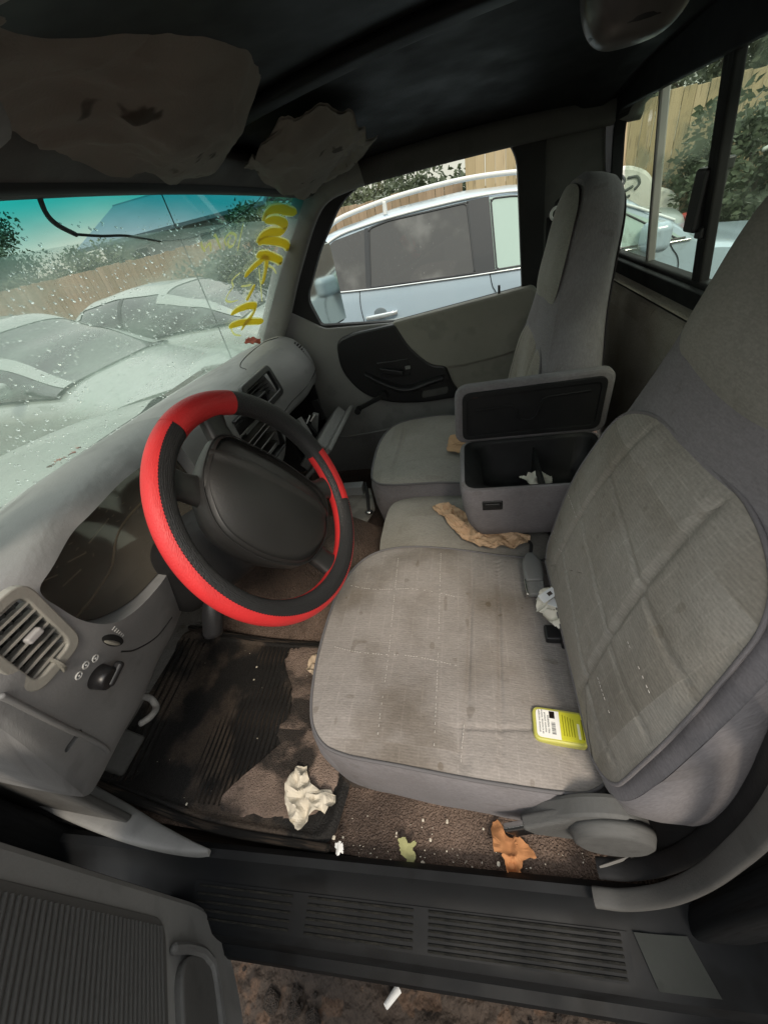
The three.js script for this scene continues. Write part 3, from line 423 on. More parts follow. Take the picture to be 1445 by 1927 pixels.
  const rad = part('radio_opening', join(box(-0.415, -0.34, 0.432, 0.598, -0.168, 0.018, 0.004), box(-0.34, -0.285, 0.425, 0.433, -0.175, 0.022, 0.002), box(-0.34, -0.285, 0.597, 0.603, -0.175, 0.022, 0.002), box(-0.34, -0.285, 0.43, 0.6, -0.178, -0.17, 0.002)), M.blackSmooth, dash, 'gutted radio opening with bare brackets');
  for (const [y0, y1, z0, z1] of [[0.44, 0.45, -0.16, 0.01], [0.475, 0.48, -0.165, 0.01], [0.505, 0.508, -0.165, 0.0], [0.52, 0.523, -0.165, 0.0], [0.55, 0.556, -0.16, 0.01]]) sub('bracket_rail', box(-0.34, -0.30, y0, y1, z0, z1, 0.0008), M.steel, rad);
  sub('bracket_face', box(-0.345, -0.325, 0.525, 0.55, -0.15, -0.06, 0.002), M.trim, rad);
  // airbag panel seam and end vent on the passenger side
  const seam = (pts, r) => tube(pts.map(([z, y, x]) => [x ?? faceX(z, y) + 0.0002, y, z]), r, 80, 6);
  const topY = (z, x) => { const c = dashCurve(z, 240); let best = -9; for (let i = 0; i < c.length; i++) { const a = c[i], b = c[(i + 1) % c.length]; if ((a.x - x) * (b.x - x) <= 0 && a.x !== b.x) { const y = lerp(a.y, b.y, (x - a.x) / (b.x - a.x)); if (y > best) best = y; } } return best; };
  const topSeam = [[-0.245, -0.36], [-0.262, -0.385], [-0.32, -0.405], [-0.42, -0.415], [-0.53, -0.412], [-0.60, -0.395]].map(([z, x]) => [x, topY(z, x) + 0.0002, z]);
  part('panel_gap', tube(topSeam, 0.0016, 60, 6), M.gasket, dash); part('panel_gap', seam([[-0.26, 0.497], [-0.35, 0.498], [-0.45, 0.497], [-0.55, 0.50], [-0.62, 0.51], [-0.645, 0.535]], 0.0015), M.gasket, dash);
  const ev = part('air_vent', (() => { const pts = []; for (let i = 0; i <= 30; i++) { const t = i / 30, y = lerp(0.624, 0.522, t), z = lerp(-0.604, -0.634, t) + 0.004; pts.push([y, z]); } const rows = [-1, 1].map((s) => pts.map(([y, z], i) => { const w = 0.02 * Math.sin(Math.PI * clamp(i / 30, 0.04, 0.96)) ** 0.35; return V(faceX(z + s * w, y) + 0.0006, y, z + s * w); })); return grid(rows, 30, 1); })(), M.void, dash, 'slim slatted demister vent at the passenger end');
  for (let i = 0; i < 11; i++) { const t = (i + 0.7) / 12, y = lerp(0.624, 0.522, t), z = lerp(-0.604, -0.634, t) + 0.004, w = 0.0195 * Math.sin(Math.PI * t) ** 0.35; sub('slat', bar([faceX(z - w, y) + 0.001, y, z - w], [faceX(z + w, y) + 0.001, y, z + w], 0.0034, 0.003, [1, 0, 0]), M.dash, ev); }
  part('demister_ribs', join(...Array.from({ length: 4 }, (_, i) => { const z = -0.575 - i * 0.011, x = -0.435 + i * 0.012; return tube([[x - 0.014, topY(z, x - 0.014) + 0.001, z], [x, topY(z, x) + 0.002, z], [x + 0.014, topY(z, x + 0.014) + 0.001, z]], 0.0022, 10, 6); })), M.dashTop, dash);
  // glovebox: dark mouth and its door hanging open
  const gb = part('glovebox_bin', join(box(-0.52, -0.50, 0.26, 0.45, -0.62, -0.30, 0.002), box(-0.5, -0.32, 0.25, 0.262, -0.62, -0.30, 0.002), box(-0.5, -0.32, 0.25, 0.45, -0.63, -0.62, 0.002), box(-0.5, -0.32, 0.25, 0.45, -0.3, -0.29, 0.002)), M.black, dash);
  part('glovebox_door', (() => { const g = join(new RoundedBoxGeometry(0.016, 0.17, 0.36, 3, 0.006), (() => { const k = new RoundedBoxGeometry(0.04, 0.13, 0.30, 3, 0.006); k.translate(-0.026, -0.005, 0); return k; })()); g.rotateZ(-0.85); g.translate(-0.245, 0.295, -0.435); return g; })(), M.trim, dash, 'open glovebox door');
  const clut = rng(41);
  for (let i = 0; i < 5; i++) sub('wiring_bracket', (() => { const g = new RoundedBoxGeometry(0.012 + 0.02 * clut(), 0.07 + 0.05 * clut(), 0.01 + 0.03 * clut(), 2, 0.003); g.rotateZ(-0.5 + clut()); g.rotateX(clut() - 0.5); g.translate(-0.31 + 0.05 * clut(), 0.36 + 0.04 * clut(), -0.29 - 0.055 * i); return g; })(), i % 2 ? M.trim : M.black, gb);
  sub('clip', join(bar([-0.29, 0.40, -0.375], [-0.272, 0.425, -0.385], 0.006, 0.004), bar([-0.285, 0.395, -0.40], [-0.265, 0.415, -0.41], 0.006, 0.004)), M.white, gb);
  // lower panel: step line below the switches, and the torn hook at the knee edge
  part('lower_trim_bead', tube([[0.704, 0.60], [0.696, 0.53], [0.686, 0.46], [0.676, 0.40], [0.669, 0.345], [0.668, 0.315]].map(([z, y]) => [faceX(z, y) + 0.0005, y, z]), 0.004, 40, 8), M.dash, dash);
  part('panel_gap', tube([[0.575, 0.475], [0.55, 0.44], [0.50, 0.40], [0.45, 0.39]].map(([z, y]) => [faceX(z, y) + 0.0003, y, z]), 0.0014, 40, 6), M.gasket, dash);
  part('torn_hook', tube([[-0.375, 0.285, 0.56], [-0.372, 0.262, 0.555], [-0.36, 0.250, 0.565], [-0.352, 0.258, 0.585], [-0.36, 0.262, 0.60]], 0.0065, 30, 8), M.trim, dash, 'torn plastic hook at the knee edge');
}

// ---------------------------------------------------------------- steering wheel and column
const SW = (() => {
  const c = V(-0.039, 0.603, 0.375), n = V(0.909, 0.410, 0.0715).normalize(), up = V(-0.411, 0.911, 0).normalize();
  const right = up.clone().cross(n).normalize(), u = n.clone().cross(right).normalize(); if (right.z > 0) right.negate();
  return { c, n, u, right };
})();
const swAt = (deg, r, o = 0) => { const a = deg * Math.PI / 180; return SW.c.clone().addScaledVector(SW.u, Math.cos(a) * r).addScaledVector(SW.right, Math.sin(a) * r).addScaledVector(SW.n, o); };
{
  const st = thing('steering_wheel', 'steering wheel in a red and black leather cover', 'steering wheel', [SW.c.x, SW.c.y, SW.c.z]);
  const R = 0.1775;
  const rim = (a0, a1, p0, p1, r, na = 60, np = 18) => sheet((i, j) => { const a = lerp(a0, a1, i), p = lerp(p0, p1, j) * Math.PI / 180; const k = swAt(a, R + r * Math.sin(p), r * 0.92 * Math.cos(p)); return k; }, Math.max(6, Math.round(na * Math.abs(a1 - a0) / 90)), np);
  // phi 0 faces the driver, 90 is the outer edge, 180 the back, 270 the inner edge
  const r0 = 0.0195;
  part('cover_panel', rim(131, 349, 22, 285, r0, 60, 30), M.redLeather, st, 'smooth red leather on the outer edge');
  part('cover_panel', rim(131, 349, -75, 22, r0 * 0.985), M.blackLeather, st, 'black perforated leather on the inner edge');
  part('cover_panel', rim(-11, 31, -180, 180, r0 * 1.02, 60, 36), M.redLeather, st, 'red leather section beside the upper spoke');
  part('cover_panel', rim(31, 96, -180, 180, r0, 60, 36), M.blackLeather, st, 'black perforated section');
  part('cover_panel', rim(96, 131, -30, 285, r0 * 1.02, 60, 26), M.redLeather, st, 'red leather section on the far side');
  part('cover_panel', rim(96, 131, -75, -30, r0, 60, 12), M.blackLeather, st);
  const seamM = std(0.03, 0.012, 0.02, 0.9);
  for (const ph of [22]) part('stitching', join(...Array.from({ length: 145 }, (_, i) => { const a = 132 + i * 1.5, p = ph * Math.PI / 180, k = (d, q) => swAt(a + d, R + (r0 + 0.0003) * Math.sin(p + q), (r0 + 0.0003) * 0.92 * Math.cos(p + q)); const A = k(0, 0), B = k(0.9, 0.02); return bar(A.toArray(), B.toArray(), 0.0009, 0.0007, SW.n.toArray(), 0.4); })), seamM, st);
  // hub pad: wide rounded trapezoid with its long axis turned with the wheel
  const T = 68, e1 = SW.u.clone().multiplyScalar(Math.cos(T * Math.PI / 180)).addScaledVector(SW.right, Math.sin(T * Math.PI / 180)), e2 = e1.clone().cross(SW.n).normalize();
  const hubAt = (p, q, h) => SW.c.clone().addScaledVector(e1, p).addScaledVector(e2, q).addScaledVector(SW.n, h);
  const hub = outline(roundedPoly([[0.075, -0.118], [0.088, 0], [0.075, 0.118], [-0.02, 0.125], [-0.088, 0.082], [-0.105, 0], [-0.088, -0.082], [-0.02, -0.125]], 0.035), 120, 0.5);
  const dome = (s) => 0.012 * (1 - s ** 6) + 0.012 * (1 - s * s);
  const pad = part('horn_pad', pillow(hub, hubAt, dome, (p, q) => 0.012 * smooth(0.10, 0.0, Math.abs(p + 0.01)) - 0.006 + 0.006 * smooth(0.012, 0, Math.abs(p - 0.03)) , 30), M.wheelPl, st, 'blank dark grey horn pad');
  part('hub_shell', join(skirt(hub, hubAt, [[-0.03, -0.06], [-0.006, -0.04], [0.002, -0.012], [0.0, 0.004], [-0.006, 0.011]])), M.wheelPl, st);
  for (const a of [16, -36, 120, 180]) {
    const P = [[0.085, -0.012, 0.036, 0.014], [0.11, -0.016, 0.030, 0.013], [0.14, -0.013, 0.026, 0.012], [0.165, -0.006, 0.03, 0.011], [0.178, -0.002, 0.034, 0.010]];
    const rad = swAt(a, 1).sub(SW.c).normalize(), tan = rad.clone().cross(SW.n).normalize();
    part('spoke', loft(P.map(([r, o, w, t]) => superRing(SW.c.clone().addScaledVector(rad, r).addScaledVector(SW.n, o), tan, SW.n, w * 0.8, t, 2.6, 24))), M.wheelPl, st);
  }
  part('pad_gap', tube(hub.filter((_, i) => i % 4 === 0).map(([p, q]) => hubAt(p * 1.004, q * 1.004, 0.006)), 0.0012, 120, 5, true), M.gasket, st);

  const col = thing('steering_column', 'dark steering column shroud and stalk behind the wheel', 'steering column', [-0.2, 0.48, 0.375]);
  const ax = SW.n.clone().negate(), s2 = V(0, 0, 1), s3 = ax.clone().cross(s2).normalize();
  part('shroud', loft([[0.035, 0.045, 0.045], [0.06, 0.062, 0.058], [0.12, 0.07, 0.066], [0.22, 0.072, 0.07], [0.34, 0.07, 0.07]].map(([d, a, b]) => superRing(SW.c.clone().addScaledVector(ax, d).add(V(0, -0.012 - 0.12 * Math.max(0, d - 0.05), 0)), s2, s3, a * 1.05, b * (1 + 0.9 * Math.max(0, d - 0.05)), 3, 36))), M.black, col);
  part('stalk', loft([[0, 0.008], [0.03, 0.009], [0.05, 0.012], [0.06, 0.017], [0.085, 0.0185], [0.115, 0.0175], [0.122, 0.015], [0.124, 0.009]].map(([d, r]) => superRing(V(-0.175, 0.50, 0.43).addScaledVector(V(-0.12, -0.72, 0.42).normalize(), d), V(1, 0, 0), V(0, 0.5, 0.86), r, r, 2, 24))), M.blackSmooth, col, 'black indicator stalk');
  part('ignition_lock', (() => { const g = new THREE.CylinderGeometry(0.017, 0.019, 0.03, 24); g.rotateX(Math.PI / 2); g.translate(-0.17, 0.55, 0.29); return g; })(), M.chrome, col);
}

// ---------------------------------------------------------------- driver's seat
const cord = (pts, r = 0.0042, n = 200) => tube(pts, r, n, 7, true);
{
  const st = thing('driver_seat', 'stained grey velour driver seat with high backrest', 'car seat', [0.2, 0, 0.39]);
  const co = outline([[-0.005, 0.585], [-0.03, 0.50], [-0.038, 0.385], [-0.030, 0.27], [0.012, 0.185], [0.08, 0.152], [0.20, 0.147], [0.32, 0.15], [0.43, 0.155], [0.465, 0.2], [0.47, 0.39], [0.465, 0.575], [0.43, 0.622], [0.30, 0.632], [0.16, 0.63], [0.045, 0.62]], 220);
  const topY = (x) => 0.272 - 0.055 * smooth(0.1, 0.5, x) + 0.004;
  const at = (p, q, h) => V(p, topY(p) + h, q);
  const grooves = (x, z) => { let d = 0; for (const [gx, sl] of [[0.262, -0.05], [0.318, -0.06]]) d -= 0.0042 * smooth(0.006, 0, Math.abs(x - gx - sl * (z - 0.4))); d -= 0.0025 * smooth(0.007, 0, Math.abs(z - 0.545 - 0.02 * Math.sin(x * 8))) * smooth(0.2, 0.27, x); d -= 0.007 * Math.exp(-(((x - 0.235 - 0.3 * (z - 0.57)) / 0.012) ** 2)) * smooth(0.52, 0.6, z); return d; };
  const wr = (x, z) => 0.010 * (fbm(x * 7, z * 7, 4, 201) - 0.5) + 0.0022 * (fbm(x * 30, z * 22, 3, 202) - 0.5) + 0.014 * smooth(0.54, 0.62, z) * smooth(0.22, 0.36, x) * (noise(x * 34 + z * 10, z * 5, 203) - 0.5) - 0.012 * Math.exp(-(((x - 0.17) / 0.16) ** 2 + ((z - 0.4) / 0.15) ** 2));
  const cush = part('cushion', pillow(co, at, (s) => 0.017 * (1 - s ** 5) - 0.002, (x, z, s) => (grooves(x, z) + wr(x, z)) * smooth(1, 0.9, s), 110), M.seat, st, 'worn, stained ribbed velour cushion');
  sub('side_skirt', skirt(co, (p, q, h) => V(p, Math.max(0.03, topY(p) + h), q), [[-0.035, -0.235], [-0.012, -0.20], [0.004, -0.15], [0.009, -0.09], [0.010, -0.045], [0.006, -0.015], [0.0, -0.001]], 0.012), M.seatSide, cush, 'plain purple grey side cloth');
  sub('piping', cord(co.filter((_, i) => i % 5 === 0).map(([p, q]) => at(p, q, -0.001)), 0.0028), M.piping, cush);
  // pale stitched lines of the plaid
  const dashes = (a, b, n) => { const gs = [], r = rng(Math.round((a[0] + b[1]) * 999)); for (let i = 0; i < n; i++) { if (r() < 0.3) continue; const t0 = i / n, t1 = (i + 0.6) / n, P = (t) => { const x = lerp(a[0], b[0], t), z = lerp(a[1], b[1], t) + 0.004 * Math.sin(t * 7); return [x, topY(x) + 0.0148 + wr(x, z) * 0.98 + grooves(x, z), z]; }; gs.push(bar(P(t0), P(t1), 0.0011, 0.0008, [0, 1, 0], 0.3)); } return join(gs); };
  sub('stitch_line', join(dashes([0.10, 0.20], [0.115, 0.60], 70), dashes([0.20, 0.18], [0.205, 0.60], 70), dashes([0.0, 0.285], [0.24, 0.30], 46), dashes([0.0, 0.44], [0.24, 0.455], 46), dashes([0.25, 0.56], [0.245, 0.615], 12)), M.thread, cush);
  // backrest: a leaning slab, wide below and narrowing to the head
  const bx = (y) => 0.430 + 0.31 * (y - 0.28) + 0.02 * smooth(0.52, 0.24, y), lean = V(-0.953, 0.302, 0), along = V(0.302, 0.953, 0);
  const backAt = (z, y, h) => V(bx(y), y, z).addScaledVector(lean, h);
  const bo = outline([[0.40, 0.235], [0.20, 0.24], [0.148, 0.275], [0.142, 0.35], [0.158, 0.48], [0.185, 0.60], [0.205, 0.70], [0.215, 0.80], [0.225, 0.875], [0.275, 0.925], [0.385, 0.94], [0.495, 0.925], [0.545, 0.875], [0.556, 0.80], [0.575, 0.72], [0.612, 0.62], [0.638, 0.5], [0.650, 0.36], [0.64, 0.27], [0.58, 0.24]], 220);
  const back = part('backrest', join(pillow(bo, backAt, (s) => 0.02 * (1 - s ** 4) - 0.006, (z, y) => 0.003 * (fbm(z * 8, y * 8, 3, 211) - 0.5), 40), skirt(bo, backAt, [[-0.02, -0.125], [0.0, -0.115], [0.012, -0.09], [0.014, -0.05], [0.012, -0.018], [0.0, -0.006]], 0.006), pillow(bo.map(([z, y]) => [lerp(0.39, z, 0.96), lerp(0.6, y, 0.97)]), backAt, (s) => -0.125 - 0.004 * (1 - s * s), () => 0, 8)), M.seatSide, st, 'plain grey bolster cloth');
  const po = outline(roundedPoly([[0.172, 0.262], [0.158, 0.44], [0.20, 0.612], [0.29, 0.652], [0.52, 0.66], [0.598, 0.622], [0.632, 0.48], [0.640, 0.30], [0.60, 0.262]], [0.05, 0.08, 0.06, 0.05, 0.05, 0.05, 0.08, 0.05, 0.04], 8), 220);
  const pg = (z, y) => { let d = 0; for (const [zc, k] of [[0.285, 0.12], [0.50, -0.09]]) d -= 0.006 * smooth(0.011, 0, Math.abs(z - zc - k * (y - 0.45))); for (const yc of [0.36, 0.45, 0.54]) d -= 0.0032 * smooth(0.006, 0, Math.abs(y - yc + 0.03 * Math.sin((z - 0.39) * 7))); return d + 0.009 * (fbm(z * 6, y * 6, 4, 212) - 0.5) + 0.002 * (fbm(z * 28, y * 28, 3, 213) - 0.5); };
  const pad = sub('back_pad', pillow(po, backAt, (s) => 0.012 + 0.019 * (1 - s ** 5), (z, y, s) => pg(z, y) * smooth(1, 0.9, s), 90), M.seatBack, back, 'ribbed velour pad with sewn channels');
  sub('piping', cord(po.filter((_, i) => i % 4 === 0).map(([z, y]) => backAt(z, y, 0.0118)), 0.0026), M.seatSide, back);
  const bd = (a, b, n) => { const gs = [], r = rng(Math.round(a[0] * 7777 + a[1] * 99)); for (let i = 0; i < n; i++) { if (r() < 0.35) continue; const P = (t) => { const z = lerp(a[0], b[0], t), y = lerp(a[1], b[1], t); return backAt(z, y, 0.0302 + pg(z, y)).toArray(); }; gs.push(bar(P(i / n), P((i + 0.6) / n), 0.0011, 0.0008, [-1, 0, 0], 0.3)); } return join(gs); };
  sub('stitch_line', join(bd([0.21, 0.36], [0.275, 0.362], 12), bd([0.21, 0.45], [0.28, 0.452], 12), bd([0.33, 0.362], [0.45, 0.36], 22), bd([0.33, 0.452], [0.45, 0.45], 22), bd([0.53, 0.372], [0.60, 0.378], 12), bd([0.53, 0.462], [0.60, 0.468], 12)), M.thread, back);
  const ho = outline([[0.385, 0.705], [0.30, 0.712], [0.243, 0.735], [0.238, 0.80], [0.248, 0.87], [0.29, 0.91], [0.385, 0.922], [0.48, 0.91], [0.525, 0.87], [0.535, 0.80], [0.528, 0.735], [0.47, 0.712]], 140);
  sub('head_pad', pillow(ho, backAt, (s) => 0.0105 + 0.016 * (1 - s ** 4), (z, y) => 0.004 * (fbm(z * 9, y * 9, 3, 214) - 0.5), 40), M.seatHead, back, 'lighter grey head restraint cloth');
  // recliner cover and lever at the hinge
  const hinge = part('recliner_cover', (() => { const o = roundedPoly([[0.33, 0.135], [0.45, 0.142], [0.49, 0.17], [0.495, 0.225], [0.455, 0.262], [0.41, 0.25], [0.35, 0.19]], 0.03); const g = plate(o, 0.03, 0.006); g.translate(0, 0, 0.632); return g; })(), M.trimMid, st, 'grey plastic recliner cover');
  sub('cover_cap', (() => { const g = new THREE.LatheGeometry([[0, 0.016], [0.044, 0.016], [0.05, 0.013], [0.054, 0.004], [0.056, -0.006], [0, -0.006]].map((p) => new THREE.Vector2(...p)), 56); g.rotateX(Math.PI / 2); g.translate(0.448, 0.205, 0.664); return g; })(), M.trimMid, hinge);
  const lever = part('recline_lever', bar([0.405, 0.225, 0.652], [0.338, 0.176, 0.66], 0.02, 0.034, [0, 1, 0], 0.3), M.trimMid, st);
  sub('lever_tip', bar([0.345, 0.18, 0.662], [0.312, 0.152, 0.664], 0.012, 0.034, [0, 1, 0], 0.4), M.chrome, lever, 'worn chromed lever tip');
  for (const z of [0.22, 0.56]) part('seat_rail', box(-0.0, 0.46, 0.0, 0.045, z, z + 0.035, 0.004), M.steel, st);
}
// ---------------------------------------------------------------- middle and passenger seats
{
  const st = thing('middle_seat', 'low grey velour middle seat cushion under the console', 'seat cushion', [0.2, 0, 0.0]);
  const co = outline([[0.035, 0.13], [0.028, 0.04], [0.035, -0.06], [0.075, -0.098], [0.2, -0.108], [0.44, -0.108], [0.46, 0.0], [0.44, 0.14], [0.2, 0.14], [0.07, 0.142]], 160), topY = (x) => 0.243 - 0.03 * smooth(0.1, 0.5, x), at = (p, q, h) => V(p, topY(p) + h, q);
  const c = part('cushion', pillow(co, at, (s) => 0.012 * (1 - s ** 5), (x, z) => 0.006 * (fbm(x * 8, z * 8, 4, 221) - 0.5), 50), M.seatHead, st); sub('side_skirt', skirt(co, at, [[-0.01, -0.2], [0.004, -0.12], [0.004, -0.03], [0, 0]], 0.006), M.seatSide, c);
  const ps = thing('passenger_seat', 'grey velour passenger seat with narrow high backrest', 'car seat', [0.2, 0, -0.36]);
  const po = outline([[-0.03, -0.16], [-0.045, -0.28], [-0.042, -0.42], [-0.005, -0.525], [0.08, -0.565], [0.25, -0.575], [0.42, -0.575], [0.45, -0.36], [0.43, -0.13], [0.28, -0.118], [0.1, -0.115], [0.01, -0.125]], 200);
  const pt = (x) => 0.285 - 0.05 * smooth(0.15, 0.5, x), pa = (p, q, h) => V(p, pt(p) + h, q);
  const gx = (x, z) => -0.006 * smooth(0.012, 0, Math.abs(x - 0.025 - 0.02 * Math.cos((z + 0.36) * 6))) + 0.008 * (fbm(x * 8, z * 8, 4, 222) - 0.5);
  const pc = part('cushion', pillow(po, pa, (s) => 0.02 * (1 - s ** 5) - 0.002, (x, z, s) => gx(x, z) * smooth(1, 0.9, s), 80), M.seatHead, ps, 'grey velour cushion with a front roll'); sub('side_skirt', skirt(po, (p, q, h) => V(p, Math.max(0.03, pt(p) + h), q), [[-0.03, -0.24], [-0.008, -0.18], [0.006, -0.1], [0.007, -0.035], [0, -0.001]], 0.008), M.seatSide, pc);
  sub('piping', cord(po.filter((_, i) => i % 5 === 0).map(([p, q]) => pa(p, q, -0.001)), 0.0034), M.piping, pc);
  const bx = (y) => 0.41 + 0.215 * (y - 0.28), lean = V(-0.978, 0.21, 0), backAt = (z, y, h) => V(bx(y), y, z).addScaledVector(lean, h < 0 ? h * (1 + 1.6 * Math.max(0, 0.9 - y)) : h);
  const bo = outline([[-0.37, 0.235], [-0.55, 0.24], [-0.602, 0.28], [-0.603, 0.40], [-0.588, 0.52], [-0.562, 0.60], [-0.525, 0.68], [-0.51, 0.78], [-0.50, 0.86], [-0.46, 0.905], [-0.38, 0.918], [-0.30, 0.905], [-0.262, 0.86], [-0.252, 0.78], [-0.235, 0.68], [-0.195, 0.60], [-0.165, 0.52], [-0.15, 0.40], [-0.152, 0.28], [-0.2, 0.24]], 220);
  const back = part('backrest', join(pillow(bo, backAt, (s) => 0.016 * (1 - s ** 4) - 0.004, () => 0, 40), skirt(bo, backAt, [[-0.02, -0.092], [0.0, -0.085], [0.010, -0.07], [0.012, -0.045], [0.010, -0.018], [0, -0.004]], 0.005), pillow(bo.map(([z, y]) => [lerp(-0.38, z, 0.96), lerp(0.57, y, 0.97)]), backAt, (s) => -0.092, () => 0, 8)), M.seatSide, ps, 'grey bolster cloth');
  const lo = outline([[-0.38, 0.262], [-0.54, 0.268], [-0.592, 0.31], [-0.59, 0.44], [-0.565, 0.54], [-0.49, 0.60], [-0.38, 0.615], [-0.27, 0.60], [-0.19, 0.54], [-0.165, 0.44], [-0.16, 0.31], [-0.21, 0.268]], 160);
  sub('back_pad', pillow(lo, backAt, (s) => 0.004 + 0.018 * (1 - s ** 5), (z, y, s) => (-0.006 * smooth(0.011, 0, Math.abs(z + 0.5 - 0.1 * (y - 0.4))) - 0.006 * smooth(0.011, 0, Math.abs(z + 0.26 + 0.1 * (y - 0.4))) - 0.002 * smooth(0.004, 0, Math.abs(y - 0.46)) + 0.008 * (fbm(z * 7, y * 7, 4, 223) - 0.5)) * smooth(1, 0.9, s), 60), M.seatBack, back, 'ribbed velour back pad'); sub('piping', cord(lo.filter((_, i) => i % 4 === 0).map(([z, y]) => backAt(z, y, 0.005)), 0.003), M.piping, back);
  const ho = outline([[-0.38, 0.66], [-0.47, 0.668], [-0.507, 0.71], [-0.50, 0.80], [-0.488, 0.865], [-0.45, 0.90], [-0.38, 0.908], [-0.31, 0.90], [-0.272, 0.865], [-0.258, 0.80], [-0.252, 0.71], [-0.29, 0.668]], 140);
  sub('head_pad', pillow(ho, backAt, (s) => 0.004 + 0.014 * (1 - s ** 4), (z, y) => 0.004 * (fbm(z * 9, y * 9, 3, 224) - 0.5), 30), M.seatHead, back, 'lighter head restraint cloth');
}
// ---------------------------------------------------------------- open centre console standing on the middle seat
{
  const cs = thing('center_console', 'open grey console box with its black lined lid raised', 'console', [0.42, 0.25, -0.02]);
  const shell = (g) => g;
  const rim = (dy, o) => roundedPoly([[0.252 + dy, 0.103 - o], [0.60 - o, 0.103 - o], [0.60 - o, -0.135 + o], [0.252 + dy, -0.135 + o]], 0.035, 6);
  const lv = (y, dx, o) => rim(dx, o).map(([x, z]) => V(x, y - 0.0, z));
  part('bin', join(loft([lv(0.252, 0.05, 0.02), lv(0.262, 0.028, 0.006), lv(0.29, 0.014, 0.001), lv(0.34, 0.004, 0.0), lv(0.392, 0.0, 0.0), lv(0.402, 0.004, 0.003)], false), loft([lv(0.402, 0.004, 0.003), lv(0.404, 0.012, 0.008)], false), loft([lv(0.252, 0.05, 0.02), lv(0.2521, 0.17, 0.1)], false)), M.seatSide, cs, 'grey vinyl covered bin');
  part('bin_liner', join(loft([lv(0.4035, 0.010, 0.009), lv(0.396, 0.05, 0.022), lv(0.30, 0.06, 0.03), lv(0.298, 0.17, 0.1)], false)), M.black, cs, 'black ribbed liner');
  part('divider', box(0.44, 0.446, 0.30, 0.385, -0.10, 0.07, 0.002), M.black, cs);
  part('latch', join(box(0.302, 0.348, 0.345, 0.372, 0.100, 0.1055, 0.003), box(0.308, 0.342, 0.35, 0.366, 0.1045, 0.1085, 0.002)), M.blackSmooth, cs, 'black latch button');
  const lid = part('lid', (() => { const o = roundedPoly([[0.249, 0.402], [0.612, 0.402], [0.618, 0.552], [0.256, 0.548]], [0.025, 0.02, 0.025, 0.028]); const g = plate(o, 0.03, 0.008); g.translate(0, 0, -0.165); return g; })(), M.seatSide, cs, 'raised padded lid');
  sub('lid_liner', (() => { const o = roundedPoly([[0.262, 0.41], [0.602, 0.41], [0.606, 0.543], [0.268, 0.539]], 0.02), i = roundedPoly([[0.272, 0.42], [0.592, 0.42], [0.596, 0.533], [0.278, 0.529]], 0.016); return join((() => { const g = plate(o, 0.008, 0.001, [i.reverse()]); g.translate(0, 0, -0.136); return g; })(), (() => { const g = plate(i, 0.002, 0); g.translate(0, 0, -0.1345); return g; })()); })(), M.black, lid, 'black moulded liner');
  sub('moulded_rib', join(tube([[0.300, 0.492, -0.1315], [0.36, 0.494, -0.1315], [0.39, 0.494, -0.1315], [0.40, 0.482, -0.1315], [0.41, 0.458, -0.1315], [0.43, 0.45, -0.1315], [0.45, 0.46, -0.1315], [0.458, 0.488, -0.1315], [0.47, 0.506, -0.1315], [0.52, 0.510, -0.1315], [0.57, 0.512, -0.1315]], 0.0025, 90, 7)), M.black, lid);
  sub('rust_spot', box(0.292, 0.306, 0.527, 0.533, -0.1335, -0.130, 0.001), std(0.2, 0.07, 0.03, 0.9), lid);
}
